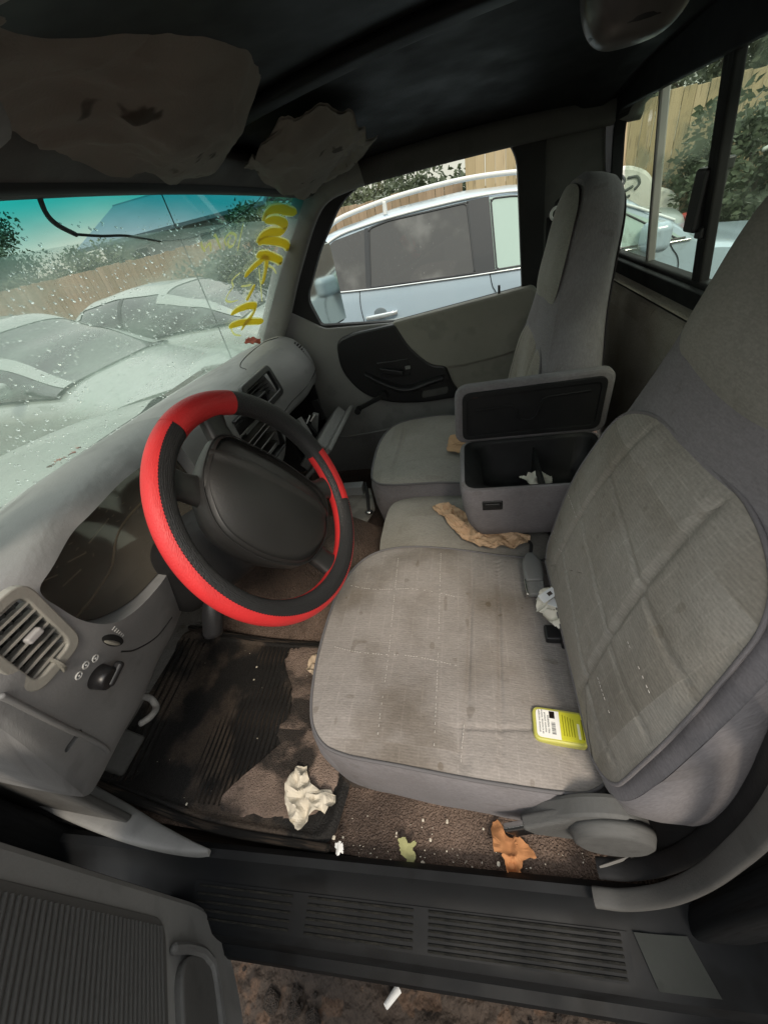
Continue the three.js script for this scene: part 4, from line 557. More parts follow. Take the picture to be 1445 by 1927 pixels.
// ---------------------------------------------------------------- passenger door
{
  const pd = thing('passenger_door', 'closed passenger door with grey panel, black armrest pod and window crank', 'car door', [0.1, 0, -0.69]);
  const at = (o, d, z, bev = 0.004, holes = []) => { const g = plate(o, d, bev, holes); g.translate(0, 0, z); return g; };
  part('inner_panel', at(roundedPoly([[-0.50, -0.02], [0.535, -0.02], [0.535, 0.60], [0.505, 0.648], [0.03, 0.612], [-0.24, 0.632], [-0.37, 0.72], [-0.50, 0.56]], 0.02), 0.03, -0.712), M.trim, pd, 'dark grey moulded door panel');
  part('upper_pad', at(roundedPoly([[0.032, 0.612], [0.505, 0.652], [0.525, 0.62], [0.525, 0.478], [0.40, 0.452], [0.24, 0.434], [0.15, 0.45], [0.075, 0.525]], [0.004, 0.01, 0.02, 0.01, 0.05, 0.05, 0.05, 0.05]), 0.03, -0.697, 0.010), M.padVinyl, pd, 'smooth grey vinyl upper pad');
  part('lower_pad', at(roundedPoly([[0.205, 0.432], [0.40, 0.447], [0.525, 0.472], [0.525, 0.30], [0.26, 0.315], [0.225, 0.37]], 0.015), 0.018, -0.694, 0.006), M.padVinyl, pd, 'grey vinyl lower pad');
  const pod = part('armrest_pod', at(roundedPoly([[-0.195, 0.585], [-0.12, 0.602], [0.028, 0.608], [0.07, 0.52], [0.145, 0.444], [0.195, 0.435], [0.215, 0.37], [0.245, 0.318], [0.10, 0.312], [-0.03, 0.326], [-0.14, 0.375], [-0.205, 0.48]], [0.03, 0.02, 0.004, 0.05, 0.03, 0.01, 0.02, 0.012, 0.05, 0.06, 0.06, 0.05]), 0.026, -0.688, 0.008), M.blackSmooth, pd, 'glossy black armrest pod');
  sub('pull_shelf', loft(Array.from({ length: 24 }, (_, i) => { const t = i / 23, x = lerp(-0.11, 0.19, t), y = 0.455 - 0.085 * Math.sin(Math.min(1, t * 1.5) * Math.PI * 0.5) + 0.03 * smooth(0.4, 1, t); return superRing(V(x, y, -0.655), V(0, 1, 0), V(0, 0, 1), 0.011, 0.02 + 0.012 * Math.sin(t * Math.PI), 2.6, 18); })), M.blackSmooth, pod);
  sub('door_handle', join(bar([-0.05, 0.462, -0.652], [0.04, 0.44, -0.648], 0.014, 0.022, [0, 1, 0], 0.4), box(-0.06, 0.065, 0.425, 0.49, -0.668, -0.66, 0.01)), M.blackSmooth, pod, 'black inner door handle');
  sub('lock_slider', box(0.05, 0.07, 0.452, 0.464, -0.66, -0.65, 0.002), M.trim, pod);
  sub('reflector', at(roundedPoly([[0.10, 0.328], [0.20, 0.336], [0.205, 0.36], [0.105, 0.355]], 0.01), 0.006, -0.664, 0.002), M.trimDark, pod);
  const crank = part('window_crank', join(bar([-0.055, 0.362, -0.645], [-0.165, 0.323, -0.638], 0.018, 0.012, [0, 0, 1], 0.3), (() => { const g = new THREE.CylinderGeometry(0.016, 0.02, 0.04, 24); g.rotateX(Math.PI / 2); g.translate(-0.055, 0.362, -0.66); return g; })()), M.black, pd, 'black window crank');
  sub('crank_knob', (() => { const g = new THREE.CylinderGeometry(0.013, 0.012, 0.034, 20); g.rotateX(Math.PI / 2); g.translate(-0.165, 0.323, -0.622); return g; })(), M.black, crank);
  part('panel_crease', tube([[-0.35, 0.185, -0.680], [-0.2, 0.182, -0.681], [0.1, 0.21, -0.681], [0.5, 0.23, -0.681]], 0.006, 40, 8), M.trim, pd);
  const hole = roundedPoly([[-0.255, 0.645], [0.03, 0.615], [0.478, 0.655], [0.45, 0.985], [0.422, 1.032], [0.37, 1.045], [0.038, 1.036], [-0.075, 0.988], [-0.18, 0.88], [-0.278, 0.745]], [0.015, 0.01, 0.006, 0.03, 0.03, 0.03, 0.06, 0.04, 0.03, 0.03]);
  const frameO = [[-0.42, 0.60], [0.54, 0.60], [0.515, 1.07], [-0.02, 1.07], [-0.14, 1.02], [-0.42, 0.72]];
  part('window_frame', (() => { const g = plate(frameO, 0.03, 0.003, [hole.slice().reverse()]); g.applyMatrix4(new THREE.Matrix4().makeShear(0, 0, 0, 0, 0, 0)); const p = g.attributes.position; for (let i = 0; i < p.count; i++) p.setZ(i, p.getZ(i) - 0.725 + 0.13 * Math.max(0, p.getY(i) - 0.62)); g.computeVertexNormals(); return g; })(), M.gasket, pd, 'black door window frame');
  const gl = sheet((u, v) => { const x = lerp(-0.31, 0.5, u), y = lerp(0.59, 1.06, v); return V(x, y, -0.715 + 0.13 * Math.max(0, y - 0.62)); }, 10, 10);
  part('window_glass', gl, std(0.90, 0.94, 0.91, 0.02, { transmission: 1, thickness: 0 }), pd, 'clear door glass');
  part('lock_pin', (() => { const g = new THREE.CylinderGeometry(0.004, 0.0045, 0.035, 12); g.translate(0.40, 0.66, -0.682); const h = new THREE.TorusGeometry(0.008, 0.0025, 8, 20); h.rotateX(Math.PI / 2); h.translate(0.40, 0.643, -0.682); return join(g, h); })(), M.blackSmooth, pd, 'black lock pin');
  part('outer_skin', box(-0.52, 0.55, -0.25, 0.61, -0.80, -0.74, 0.02), std(0.42, 0.47, 0.44, 0.4), pd);
  // outside mirror on that door
  const mi = thing('door_mirror', 'passenger door mirror reflecting the yard outside the glass', 'side mirror', [-0.27, 0.62, -0.9]);
  const housing = new RoundedBoxGeometry(0.07, 0.30, 0.25, 4, 0.02); housing.rotateY(-0.3); housing.translate(-0.30, 0.745, -0.885); part('housing', housing, M.black, mi);
  const mg = new RoundedBoxGeometry(0.004, 0.28, 0.232, 2, 0.0018); mg.rotateY(-0.3); mg.translate(-0.266, 0.745, -0.875); part('mirror_glass', mg, std(0.55, 0.6, 0.56, 0.05, { metalness: 1 }), mi, 'tinted mirror glass');
  part('bracket', bar([-0.31, 0.63, -0.86], [-0.33, 0.60, -0.74], 0.05, 0.04), M.black, mi);
}
// ---------------------------------------------------------------- driver's door, swung open towards the camera
{
  const dd = thing('driver_door', 'open driver door with ribbed grey panel and map pocket', 'car door', [-0.27, -0.15, 0.84]);
  const d = V(0.60, 0, 0.80), n = V(0.80, 0, -0.60);                     // along the door from its hinge, and the inner face's normal
  const map = (p, y, h) => V(-0.275, 0, 0.842).addScaledVector(d, p).addScaledVector(n, h).setY(y);
  const toDoor = (g) => { const a = g.attributes.position; for (let i = 0; i < a.count; i++) { const w = map(a.getX(i), a.getY(i), a.getZ(i)); a.setXYZ(i, w.x, w.y, w.z); } g.computeVertexNormals(); return g; };
  const out = roundedPoly([[0.0, -0.10], [0.0, 0.62], [1.0, 0.64], [1.0, -0.12]], [0.15, 0.04, 0.05, 0.08], 14);
  part('inner_panel', toDoor(toCreasedNormals(plate(out.slice().reverse(), 0.05, 0.012), 0.6)), M.trim, dd, 'grey moulded inner panel');
  part('door_shell', toDoor(plate(roundedPoly([[-0.05, -0.17], [-0.05, 0.62], [1.05, 0.64], [1.05, -0.2]], [0.16, 0.04, 0.04, 0.08], 12).reverse(), 0.10, 0.01).translate(0, 0, -0.108)), M.paint, dd);
  // pocket mouth and lip
  part('map_pocket', toDoor(plate(roundedPoly([[0.075, 0.02], [0.075, 0.12], [0.62, 0.12], [0.62, 0.02]], 0.04, 8).reverse(), 0.02, 0.004).translate(0, 0, 0.042)), M.trimDark, dd, 'recessed map pocket');
  part('pocket_lip', toDoor(tube([[0.6, 0.012, 0.06], [0.3, 0.008, 0.062], [0.11, 0.014, 0.062], [0.072, 0.04, 0.062], [0.064, 0.09, 0.06], [0.064, 0.13, 0.056]], 0.0075, 60, 8)), M.trimMid, dd);
  const ins = part('cloth_insert', toDoor(plate(roundedPoly([[0.03, 0.15], [0.03, 0.585], [0.97, 0.60], [0.97, 0.15]], 0.03).reverse(), 0.006, 0.002).translate(0, 0, 0.0475)), M.trimDark, dd, 'ribbed grey insert');
  const ribG = new THREE.CylinderGeometry(0.0034, 0.0034, 0.92, 8); ribG.rotateZ(Math.PI / 2); ribG.rotateY(-Math.atan2(d.z, d.x));
  for (let i = 0; i < 44; i++) { const p = map(0.5, 0.163 + i * 0.0094, 0.0532); const m = mesh('rib', ribG, M.trimDark, ins); m.position.copy(p).sub(dd.position); }
}
// ---------------------------------------------------------------- rear window with its slider
{
  const rw = thing('rear_window', 'sliding rear window with grimy green glass and black latch', 'rear window', [0.73, 0.7, 0]);
  const slope = (y) => 0.748 - 0.12 * (y - 0.7), glass = std(0.74, 0.86, 0.76, 0.05, { transmission: 1, thickness: 0 });
  const post = (z, w, m, dx = 0, name = 'slider_post') => part(name, bar([slope(0.70) + dx, 0.70, z], [slope(1.05) + dx, 1.05, z], w, 0.018, [1, 0, 0], 0.25), m, rw);
  part('bottom_rail', bar([slope(0.705) - 0.004, 0.708, -0.655], [slope(0.705) - 0.004, 0.708, 0.655], 0.026, 0.03, [1, 0, 0], 0.3), M.black, rw); part('top_rail', bar([slope(1.045), 1.05, -0.63], [slope(1.045), 1.05, 0.63], 0.02, 0.02, [1, 0, 0], 0.3), M.black, rw);
  for (const [z0, z1] of [[-0.66, -0.405], [-0.405, -0.125], [-0.125, 0.16], [0.16, 0.57]]) part('pane', sheet((u, v) => V(slope(lerp(0.70, 1.05, v)) + 0.008, lerp(0.70, 1.05, v), lerp(z0 + 0.003, z1 - 0.003, u)), 4, 4), glass, rw);
  post(-0.405, 0.014, M.steel); post(-0.125, 0.036, M.black, -0.006); post(0.16, 0.03, M.black);
  part('latch', join(box(0.705, 0.742, 0.80, 0.895, -0.172, -0.128, 0.006), box(0.715, 0.74, 0.79, 0.81, -0.142, -0.115, 0.004), box(0.715, 0.74, 0.886, 0.905, -0.15, -0.115, 0.004)), M.blackSmooth, rw, 'black slider latch');
  const fd = new Uint8Array(256 * 256 * 4); for (let j = 0; j < 256; j++) for (let i = 0; i < 256; i++) { const u = i / 256, v = j / 256, k = (j * 256 + i) * 4, a = 0.05 + 0.4 * smooth(0.5, 0.75, fbm(u * 7 + v * 3, v * 6 - u * 4, 5, 231)); fd[k] = fd[k + 1] = fd[k + 2] = 255 * a; fd[k + 3] = 255; }
  const film = new THREE.DataTexture(fd, 256, 256); film.magFilter = THREE.LinearFilter; film.needsUpdate = true;
  const fg = sheet((u, v) => V(slope(lerp(0.715, 1.04, v)) + 0.004, lerp(0.715, 1.04, v), lerp(-0.65, 0.15, u)), 10, 6); { const a = fg.attributes.uv; for (let j = 0; j <= 6; j++) for (let i = 0; i <= 10; i++) a.setXY(j * 11 + i, i / 10, j / 6); }
  part('grime_film', fg, std(0.35, 0.42, 0.33, 1, { alphaMap: film, transparent: true, transmission: 0.5, thickness: 0, depthWrite: false }), rw, 'smeared grime on the glass');
}
// ---------------------------------------------------------------- headliner remnants, dome lamp, belts
const cloth = (fn, nu, nv, th = 0.004) => { const a = sheet(fn, nu, nv), b = sheet((u, v) => fn(u, v).add(V(0.5 * th, 0.8 * th, 0)), nu, nv, true); return join(a, b); };
{
  const flap = (top, bot, seed, sag) => { const T = curve(top), B = curve(bot), f = (u, v) => { const p = T.getPoint(u).lerp(B.getPoint(u), v), big = fbm(u * 4 + seed, v * 2.2, 2, seed) - 0.5, mid = fbm(u * 9 + 3 * v, v * 3.5 - u, 3, seed + 1) - 0.5, ruck = 1 - Math.abs(2 * fbm(u * 6 - v * 2, v * 4 + u * 3, 3, seed + 5) - 1) * 2, hem = (noise(u * 13, 1, seed + 2) - 0.5) * v ** 6; p.y += -sag * Math.sin(v * Math.PI) * (0.6 + 0.5 * Math.sin(u * 7 + seed)) + 0.034 * big + 0.013 * mid + 0.0035 * ruck - 0.012 * hem; p.x += 0.05 * big + 0.018 * mid - 0.012 * Math.sin(u * 9) * v; p.z += 0.02 * mid; return p; }; return cloth(f, 90, 50); };
  single('hanging_liner', flap([[0.03, 1.075, 0.56], [0.027, 1.092, 0.43], [0.049, 1.092, 0.35], [0.058, 1.092, 0.236], [0.028, 1.09, 0.127]], [[-0.15, 1.05, 0.52], [-0.148, 1.042, 0.40], [-0.14, 1.026, 0.25], [-0.138, 1.035, 0.10], [-0.11, 1.066, -0.02]], 241, 0.02), M.liner, 'larger torn grey headliner cloth sagging above the windshield', 'headliner cloth', 'torn headliner remnants');
  single('hanging_liner', flap([[0.0, 1.085, -0.03], [0.06, 1.082, -0.05], [0.115, 1.072, -0.15], [0.12, 1.06, -0.28]], [[-0.09, 1.042, -0.03], [-0.1, 1.025, -0.22], [-0.1, 1.006, -0.42], [-0.03, 1.035, -0.50]], 257, 0.012), M.liner, 'smaller torn headliner cloth drooping beside the windshield pillar', 'headliner cloth', 'torn headliner remnants');
  const dl = thing('dome_lamp', 'dark oval dome lamp hanging from the bare roof', 'dome lamp', [0.47, 1.07, 0.16]);
  part('housing', loft(Array.from({ length: 16 }, (_, i) => { const t = i / 15 * Math.PI / 2; return [1.085 - 0.055 * Math.sin(t), 0.004 + 0.052 * Math.cos(t) ** 0.6, 0.003 + 0.037 * Math.cos(t) ** 0.6]; }).map(([y, a, b]) => superRing(V(0.475, y, 0.16), V(1, 0, 0), V(0, 0, 1), a, b, 2.4, 32))), std(0.09, 0.085, 0.08, 0.3), dl); part('lens_ring', (() => { const g = new THREE.TorusGeometry(0.04, 0.005, 8, 40); g.rotateX(Math.PI / 2); g.scale(1, 1, 0.72); g.translate(0.475, 1.045, 0.16); return g; })(), M.blackSmooth, dl);
  const bl = thing('seat_belt', 'grey passenger seat belt with pale anchor ring on the pillar', 'seat belt', [0.57, 0.5, -0.62]);
  part('anchor_ring', (() => { const g = new THREE.TorusGeometry(0.014, 0.004, 10, 30); g.translate(0.55, 0.845, -0.60); return g; })(), M.white, bl); part('webbing', sheet((u, v) => V(0.548 + 0.01 * v + (u - 0.5) * 0.045, lerp(0.84, 0.3, v), -0.605 - 0.015 * v), 6, 20), M.black, bl); part('anchor_cap', (() => { const g = new THREE.CylinderGeometry(0.018, 0.02, 0.012, 24); g.rotateX(Math.PI / 2); g.translate(0.565, 0.86, -0.607); return g; })(), M.blackSmooth, bl);
  const da = thing('seat_belt', 'driver seat belt bolted to its bracket beside the door sill', 'seat belt', [0.48, 0.05, 0.66]);
  part('bracket', join(bar([0.452, 0.06, 0.672], [0.505, 0.085, 0.655], 0.004, 0.03, [0, 1, 0.4], 0.2), bar([0.50, 0.085, 0.655], [0.545, 0.125, 0.64], 0.012, 0.022, [0, 1, 0.4], 0.3)), std(0.13, 0.125, 0.115, 0.6), da); part('webbing', sheet((u, v) => V(0.51 + 0.13 * v + (u - 0.5) * 0.02, 0.10 + 0.55 * v, 0.645 - 0.02 * v + (u - 0.5) * 0.03), 4, 20), M.black, da); part('bolt', (() => { const g = new THREE.CylinderGeometry(0.009, 0.009, 0.012, 6); g.rotateX(1.2); g.translate(0.50, 0.092, 0.662); return g; })(), M.steel, da);
  const bk = thing('belt_buckle', 'grey seat belt buckle lying where cushion meets backrest', 'buckle', [0.40, 0.24, 0.22]);
  part('sleeve', loft([[0, 0.007, 0.004], [0.008, 0.012, 0.008], [0.03, 0.021, 0.011], [0.055, 0.022, 0.012], [0.085, 0.019, 0.010], [0.088, 0.016, 0.007]].map(([t, a, b]) => superRing(V(0.404, 0.258, 0.165).addScaledVector(V(-0.03, 0.02, 1).normalize(), t), V(1, 0, 0), V(0, 1, 0), a, b, 3, 28))), std(0.17, 0.17, 0.165, 0.45), bk); part('tongue_plate', box(0.384, 0.42, 0.252, 0.264, 0.252, 0.288, 0.003), M.trim, bk); part('side_strip', box(0.3805, 0.3845, 0.250, 0.268, 0.25, 0.292, 0.001), M.chrome, bk); part('cable', tube([[0.405, 0.258, 0.166], [0.41, 0.262, 0.14], [0.405, 0.25, 0.11]], 0.004, 16, 8), M.black, bk);
  single('belt_latch', join(box(0.405, 0.443, 0.232, 0.25, 0.352, 0.385, 0.004), box(0.43, 0.452, 0.238, 0.262, 0.36, 0.40, 0.004)), M.blackSmooth, 'black belt latch poking out beside the crumpled napkin', 'belt latch');
}
// ---------------------------------------------------------------- sill plate, trims, mat
{
  const sp = thing('sill_plate', 'muddy black ribbed scuff plate along the door sill', 'scuff plate', [0.1, 0.0, 0.79]);
  const zs = (x, t) => lerp(0.758, 0.811, t) + sillSkew(x), ys = (t) => lerp(0.0115, -0.0075, t);
  part('base', sheet((u, v) => { const x = lerp(-0.27, 0.48, u); return V(x, ys(v) + 0.001, zs(x, v)); }, 40, 8, true), M.paint, sp);
  for (const [x0, x1, n] of [[-0.26, -0.07, 5], [-0.04, 0.15, 6], [0.175, 0.47, 7]]) for (let i = 0; i < n; i++) { const t = (i + 0.6) / (n + 0.2); part('rib', bar([x0, ys(t) + 0.002, zs(x0, t)], [x1, ys(t) + 0.002, zs(x1, t)], 0.0036, 0.0026, [0, 1, 0], 0.4), M.sill, sp); }
  part('tape_patch', sheet((u, v) => { const x = lerp(0.488, 0.555, u) + 0.02 * v; return V(x, ys(v) + 0.004 + 0.5 * smooth(0.47, 0.85, x) ** 1.5, zs(x, v * 1.05)); }, 20, 8, true), std(1, 1, 1, 0.8, { specularIntensity: 0.3, map: plasticMap(0.028, 0.031, 0.03, 19, 0.4) }), sp, 'grey scuffed patch at the rear end');
  { const T = [[-0.95, 0.13, 0.62, 0.06], [-0.75, 0.095, 0.665, 0.055], [-0.6, 0.07, 0.695, 0.048], [-0.48, 0.058, 0.715, 0.040], [-0.38, 0.05, 0.73, 0.028], [-0.30, 0.045, 0.738, 0.016], [-0.245, 0.042, 0.74, 0.005]], cv = curve(T.map((t) => [t[0], t[1], t[2]])), cw = curve(T.map((t, i) => [i, t[3], 0]));
    single('sill_trim', loft(Array.from({ length: 40 }, (_, i) => superRing(cv.getPoint(i / 39), V(0, 0.3, 1).normalize(), V(0, 1, -0.3).normalize(), cw.getPoint(i / 39).y * 0.75, 0.012, 3, 20))), M.trim, 'grey pointed kick trim running down to the sill', 'trim'); }
  { const path = (dz, dx) => curve([[0.435, 0.055, 0.712], [0.475, 0.075, 0.712], [0.515, 0.13, 0.708], [0.535, 0.22, 0.703], [0.535, 0.34, 0.70], [0.525, 0.46, 0.698], [0.505, 0.58, 0.695]].map(([x, y, z]) => [x + dx, y + 0.3 * dz, z - dz])), strip = (cv, w) => loft(Array.from({ length: 50 }, (_, i) => { const p = cv.getPoint(i / 49), t = cv.getTangent(i / 49), wd = V(0, 0, 1), nn = t.clone().cross(wd).normalize(); return superRing(p, wd, nn, w, 0.006, 2.6, 16); }));
    const pt = thing('pillar_trim', 'curved grey trim sweeping up from the sill behind the driver seat', 'trim', [0.45, 0.05, 0.71]); part('outer_strip', strip(path(0, 0), 0.013), M.trimDark, pt); part('inner_strip', strip(path(0.034, 0.012), 0.014), M.black, pt); }
  const mt = thing('floor_mat', 'black rubber mat with brown worn patch in the driver footwell', 'floor mat', [-0.3, 0, 0.47]);
  const mo = roundedPoly([[-0.63, 0.44], [-0.60, 0.25], [-0.35, 0.262], [-0.10, 0.275], [0.0, 0.36], [0.0, 0.60], [-0.015, 0.70], [-0.30, 0.695], [-0.60, 0.655]], 0.04);
  const my = (x, z) => 0.012 + 0.006 * fbm(x * 9, z * 9, 4, 101) + 0.05 * smooth(-0.5, -0.62, x);
  part('rubber_base', pillow(mo, (p, q, h) => V(p, my(p, q) + h, q), (s) => 0.004 * (1 - s ** 20) - 0.002, (x, z, s) => 0.006 * smooth(0.92, 0.95, s) * smooth(1, 0.97, s), 40), M.mat, mt);
  const ribs = []; for (let i = 0; i < 31; i++) { const x0 = -0.585 + i * 0.0128; ribs.push(tube(Array.from({ length: 12 }, (_, k) => { const z = lerp(0.285, 0.66, k / 11), x = x0 + 0.06 * (z - 0.28); return [x, my(x, z) - 0.0022 + 0.0055 * smooth(0.3, 0.7, fbm(x * 7, z * 7, 3, 262)), z]; }), 0.0026, 30, 5)); }
  const rb = part('ridge', join(ribs), M.mat, mt); rb.userData.kind = 'stuff';
  const wear = outline([[-0.25, 0.285], [-0.12, 0.283], [-0.03, 0.37], [-0.022, 0.53], [-0.035, 0.625], [-0.12, 0.665], [-0.27, 0.668], [-0.22, 0.6], [-0.18, 0.56], [-0.215, 0.50], [-0.185, 0.45], [-0.2, 0.40], [-0.24, 0.35]].map(([x, z], i) => [x + 0.012 * (hash(i, 3, 9) - 0.5), z]), 180).map(([x, z]) => [x + 0.05 * (fbm(x * 26, z * 26, 4, 271) - 0.5), z + 0.04 * (fbm(x * 26 + 9, z * 26, 4, 272) - 0.5)]);
  part('worn_patch', pillow(wear, (p, q, h) => V(p, my(p, q) + h, q), (s) => 0.0055 * (1 - s ** 30) + 0.001, (x, z) => 0.004 * (fbm(x * 30, z * 30, 4, 273) - 0.5), 40), std(1, 1, 1, 1, { map: colourMap(512, (u, v) => { const n = fbm(u * 10, v * 10, 6, 281, 10), dk = smooth(0.44, 0.66, fbm(u * 6 + 0.6 * n, v * 9, 6, 282)), k = 0.45 + 0.95 * n + 0.25 * (noise(u * 190, v * 190, 283) - 0.5); return [lerp(0.19, 0.03, dk) * k, lerp(0.14, 0.024, dk) * k, lerp(0.112, 0.02, dk) * k]; }, 0.5), bumpMap: carpetBump, bumpScale: 0.004 }), mt, 'brown worn, gritty patch');
  part('front_edge', join(tube([[-0.60, 0.06, 0.252], [-0.35, 0.018, 0.262], [-0.10, 0.018, 0.275]], 0.008, 30, 8), tube([[-0.59, 0.055, 0.66], [-0.3, 0.02, 0.697], [-0.02, 0.02, 0.702]], 0.008, 30, 8)), M.mat, mt);
  const pdl = thing('clutch_pedal', 'dusty grey pedal pad under the dashboard edge', 'pedal', [-0.56, 0.09, 0.60]); part('pad', (() => { const g = new RoundedBoxGeometry(0.02, 0.06, 0.085, 3, 0.008); g.rotateZ(0.7); g.translate(-0.545, 0.075, 0.60); return g; })(), M.trimDark, pdl); part('arm', bar([-0.56, 0.09, 0.60], [-0.62, 0.3, 0.58], 0.012, 0.02), M.black, pdl);
  const tb = thing('shift_bracket', 'bare grey bracket with bolt on the floor tunnel', 'bracket', [-0.14, 0.1, -0.25]);
  part('plate', (() => { const g = plate(roundedPoly([[-0.22, -0.33], [-0.10, -0.33], [-0.06, -0.20], [-0.085, -0.10], [-0.2, -0.12]], 0.01), 0.004, 0.001); g.rotateX(Math.PI / 2); g.translate(0, 0.13, 0); return g; })(), std(1, 1, 1, 0.7, { map: plasticMap(0.2, 0.195, 0.18, 29, 0.5) }), tb); part('block', box(-0.2, -0.12, 0.125, 0.165, -0.33, -0.29, 0.004), std(0.24, 0.25, 0.25, 0.5), tb); part('lever', tube([[-0.075, 0.14, -0.17], [-0.08, 0.17, -0.21], [-0.09, 0.2, -0.26]], 0.006, 16, 8), M.black, tb); part('bolt', (() => { const g = new THREE.TorusGeometry(0.010, 0.005, 8, 20); g.rotateX(1.2); g.translate(-0.072, 0.145, -0.165); return g; })(), M.chrome, tb);
}
// ---------------------------------------------------------------- litter
const facet = (g) => { const k = g.toNonIndexed(); k.computeVertexNormals(); return k; };
function paper(name, pts, y, m, label, cat, seed, amp = 0.02, tilt = [0, 0], y2) {
  const r = rng(seed), o = outline(pts, 56, 0.25).map(([x, z], i) => [x + 0.004 * (r() - 0.5), z + 0.004 * (r() - 0.5)]), cx = o.reduce((a, p) => a + p[0], 0) / o.length, cz = o.reduce((a, p) => a + p[1], 0) / o.length, f = y2 || (() => y);
  const ridge = (x, z) => 1 - Math.abs(2 * fbm(x * 38 + seed, z * 38, 2, seed) - 1) * 1.6;
  const hh = (p, q) => amp * clamp(0.45 + 0.65 * (ridge(p, q) - 0.5) + 0.4 * (noise(p * 70, q * 70, seed + 1) - 0.5), 0, 1.2) + tilt[0] * (p - cx) + tilt[1] * (q - cz);
  const g = join(facet(pillow(o, (p, q, h) => V(p, f(p, q) + 0.002 + h, q), () => 0, hh, 12)), facet(pillow(o, (p, q, h) => V(p, f(p, q) + 0.0012 + h, q), () => 0, hh, 12)));
  const t = thing(name, label, cat, [cx, f(cx, cz), cz]); const me = into(t, g); scene.remove(t); taken[name]--; if (taken[name] < 0) delete taken[name];
  const s = single(name, me, m, label, cat); s.position.set(cx, f(cx, cz), cz); return s;
}
const cushY = (x) => 0.272 - 0.055 * smooth(0.1, 0.5, x) + 0.012;
paper('crumpled_napkin', [[-0.125, 0.578], [-0.10, 0.575], [-0.085, 0.60], [-0.06, 0.615], [-0.035, 0.612], [-0.015, 0.632], [-0.035, 0.65], [-0.06, 0.652], [-0.075, 0.685], [-0.095, 0.678], [-0.125, 0.645], [-0.132, 0.61]], 0.02, M.napkin, 'crumpled beige napkin on the floor mat corner', 'napkin', 301, 0.028);
paper('brown_napkin', [[-0.165, 0.31], [-0.125, 0.295], [-0.10, 0.33], [-0.10, 0.40], [-0.125, 0.405], [-0.145, 0.375], [-0.175, 0.355]], 0.02, M.kraftPale, 'folded brown napkin half under the driver seat front', 'napkin', 302, 0.03);
paper('paper_scrap', [[0.285, 0.628], [0.300, 0.622], [0.312, 0.645], [0.338, 0.645], [0.36, 0.668], [0.335, 0.675], [0.325, 0.705], [0.312, 0.708], [0.300, 0.672], [0.288, 0.668]], 0.012, M.orangeLeaf, 'torn orange brown paper scrap beside the seat recliner', 'paper scrap', 303, 0.016, [0, 0.2]);
paper('dry_leaf', [[0.115, 0.672], [0.128, 0.668], [0.132, 0.676], [0.148, 0.672], [0.143, 0.684], [0.15, 0.695], [0.14, 0.708], [0.13, 0.698], [0.12, 0.69]], 0.016, M.greenLeaf, 'small yellow green leaf on the carpet', 'leaf', 304, 0.01);
paper('white_crumb', [[0.0, 0.697], [0.012, 0.694], [0.018, 0.705], [0.008, 0.712]], 0.034, M.white, 'small white scrap at the edge of the sill', 'scrap', 305, 0.012);
paper('kraft_bag', [[0.165, -0.03], [0.205, -0.052], [0.235, -0.02], [0.268, 0.02], [0.29, 0.085], [0.36, 0.105], [0.41, 0.105], [0.41, 0.125], [0.36, 0.14], [0.30, 0.138], [0.25, 0.105], [0.215, 0.05], [0.195, 0.01]], 0.245, M.kraft, 'crumpled brown paper bag under the console', 'paper bag', 306, 0.022);
paper('card_piece', [[0.215, -0.36], [0.275, -0.355], [0.275, -0.235], [0.225, -0.25], [0.205, -0.262]], 0.302, M.cardboard, 'flat brown cardboard piece on the passenger seat', 'cardboard', 307, 0.004);
paper('crumpled_tissue', [[0.402, 0.288], [0.435, 0.27], [0.455, 0.29], [0.46, 0.33], [0.452, 0.362], [0.43, 0.368], [0.41, 0.35], [0.398, 0.32]], 0.25, M.napkinWhite, 'crumpled white tissue against the driver backrest', 'tissue', 308, 0.03, [0.35, 0]);
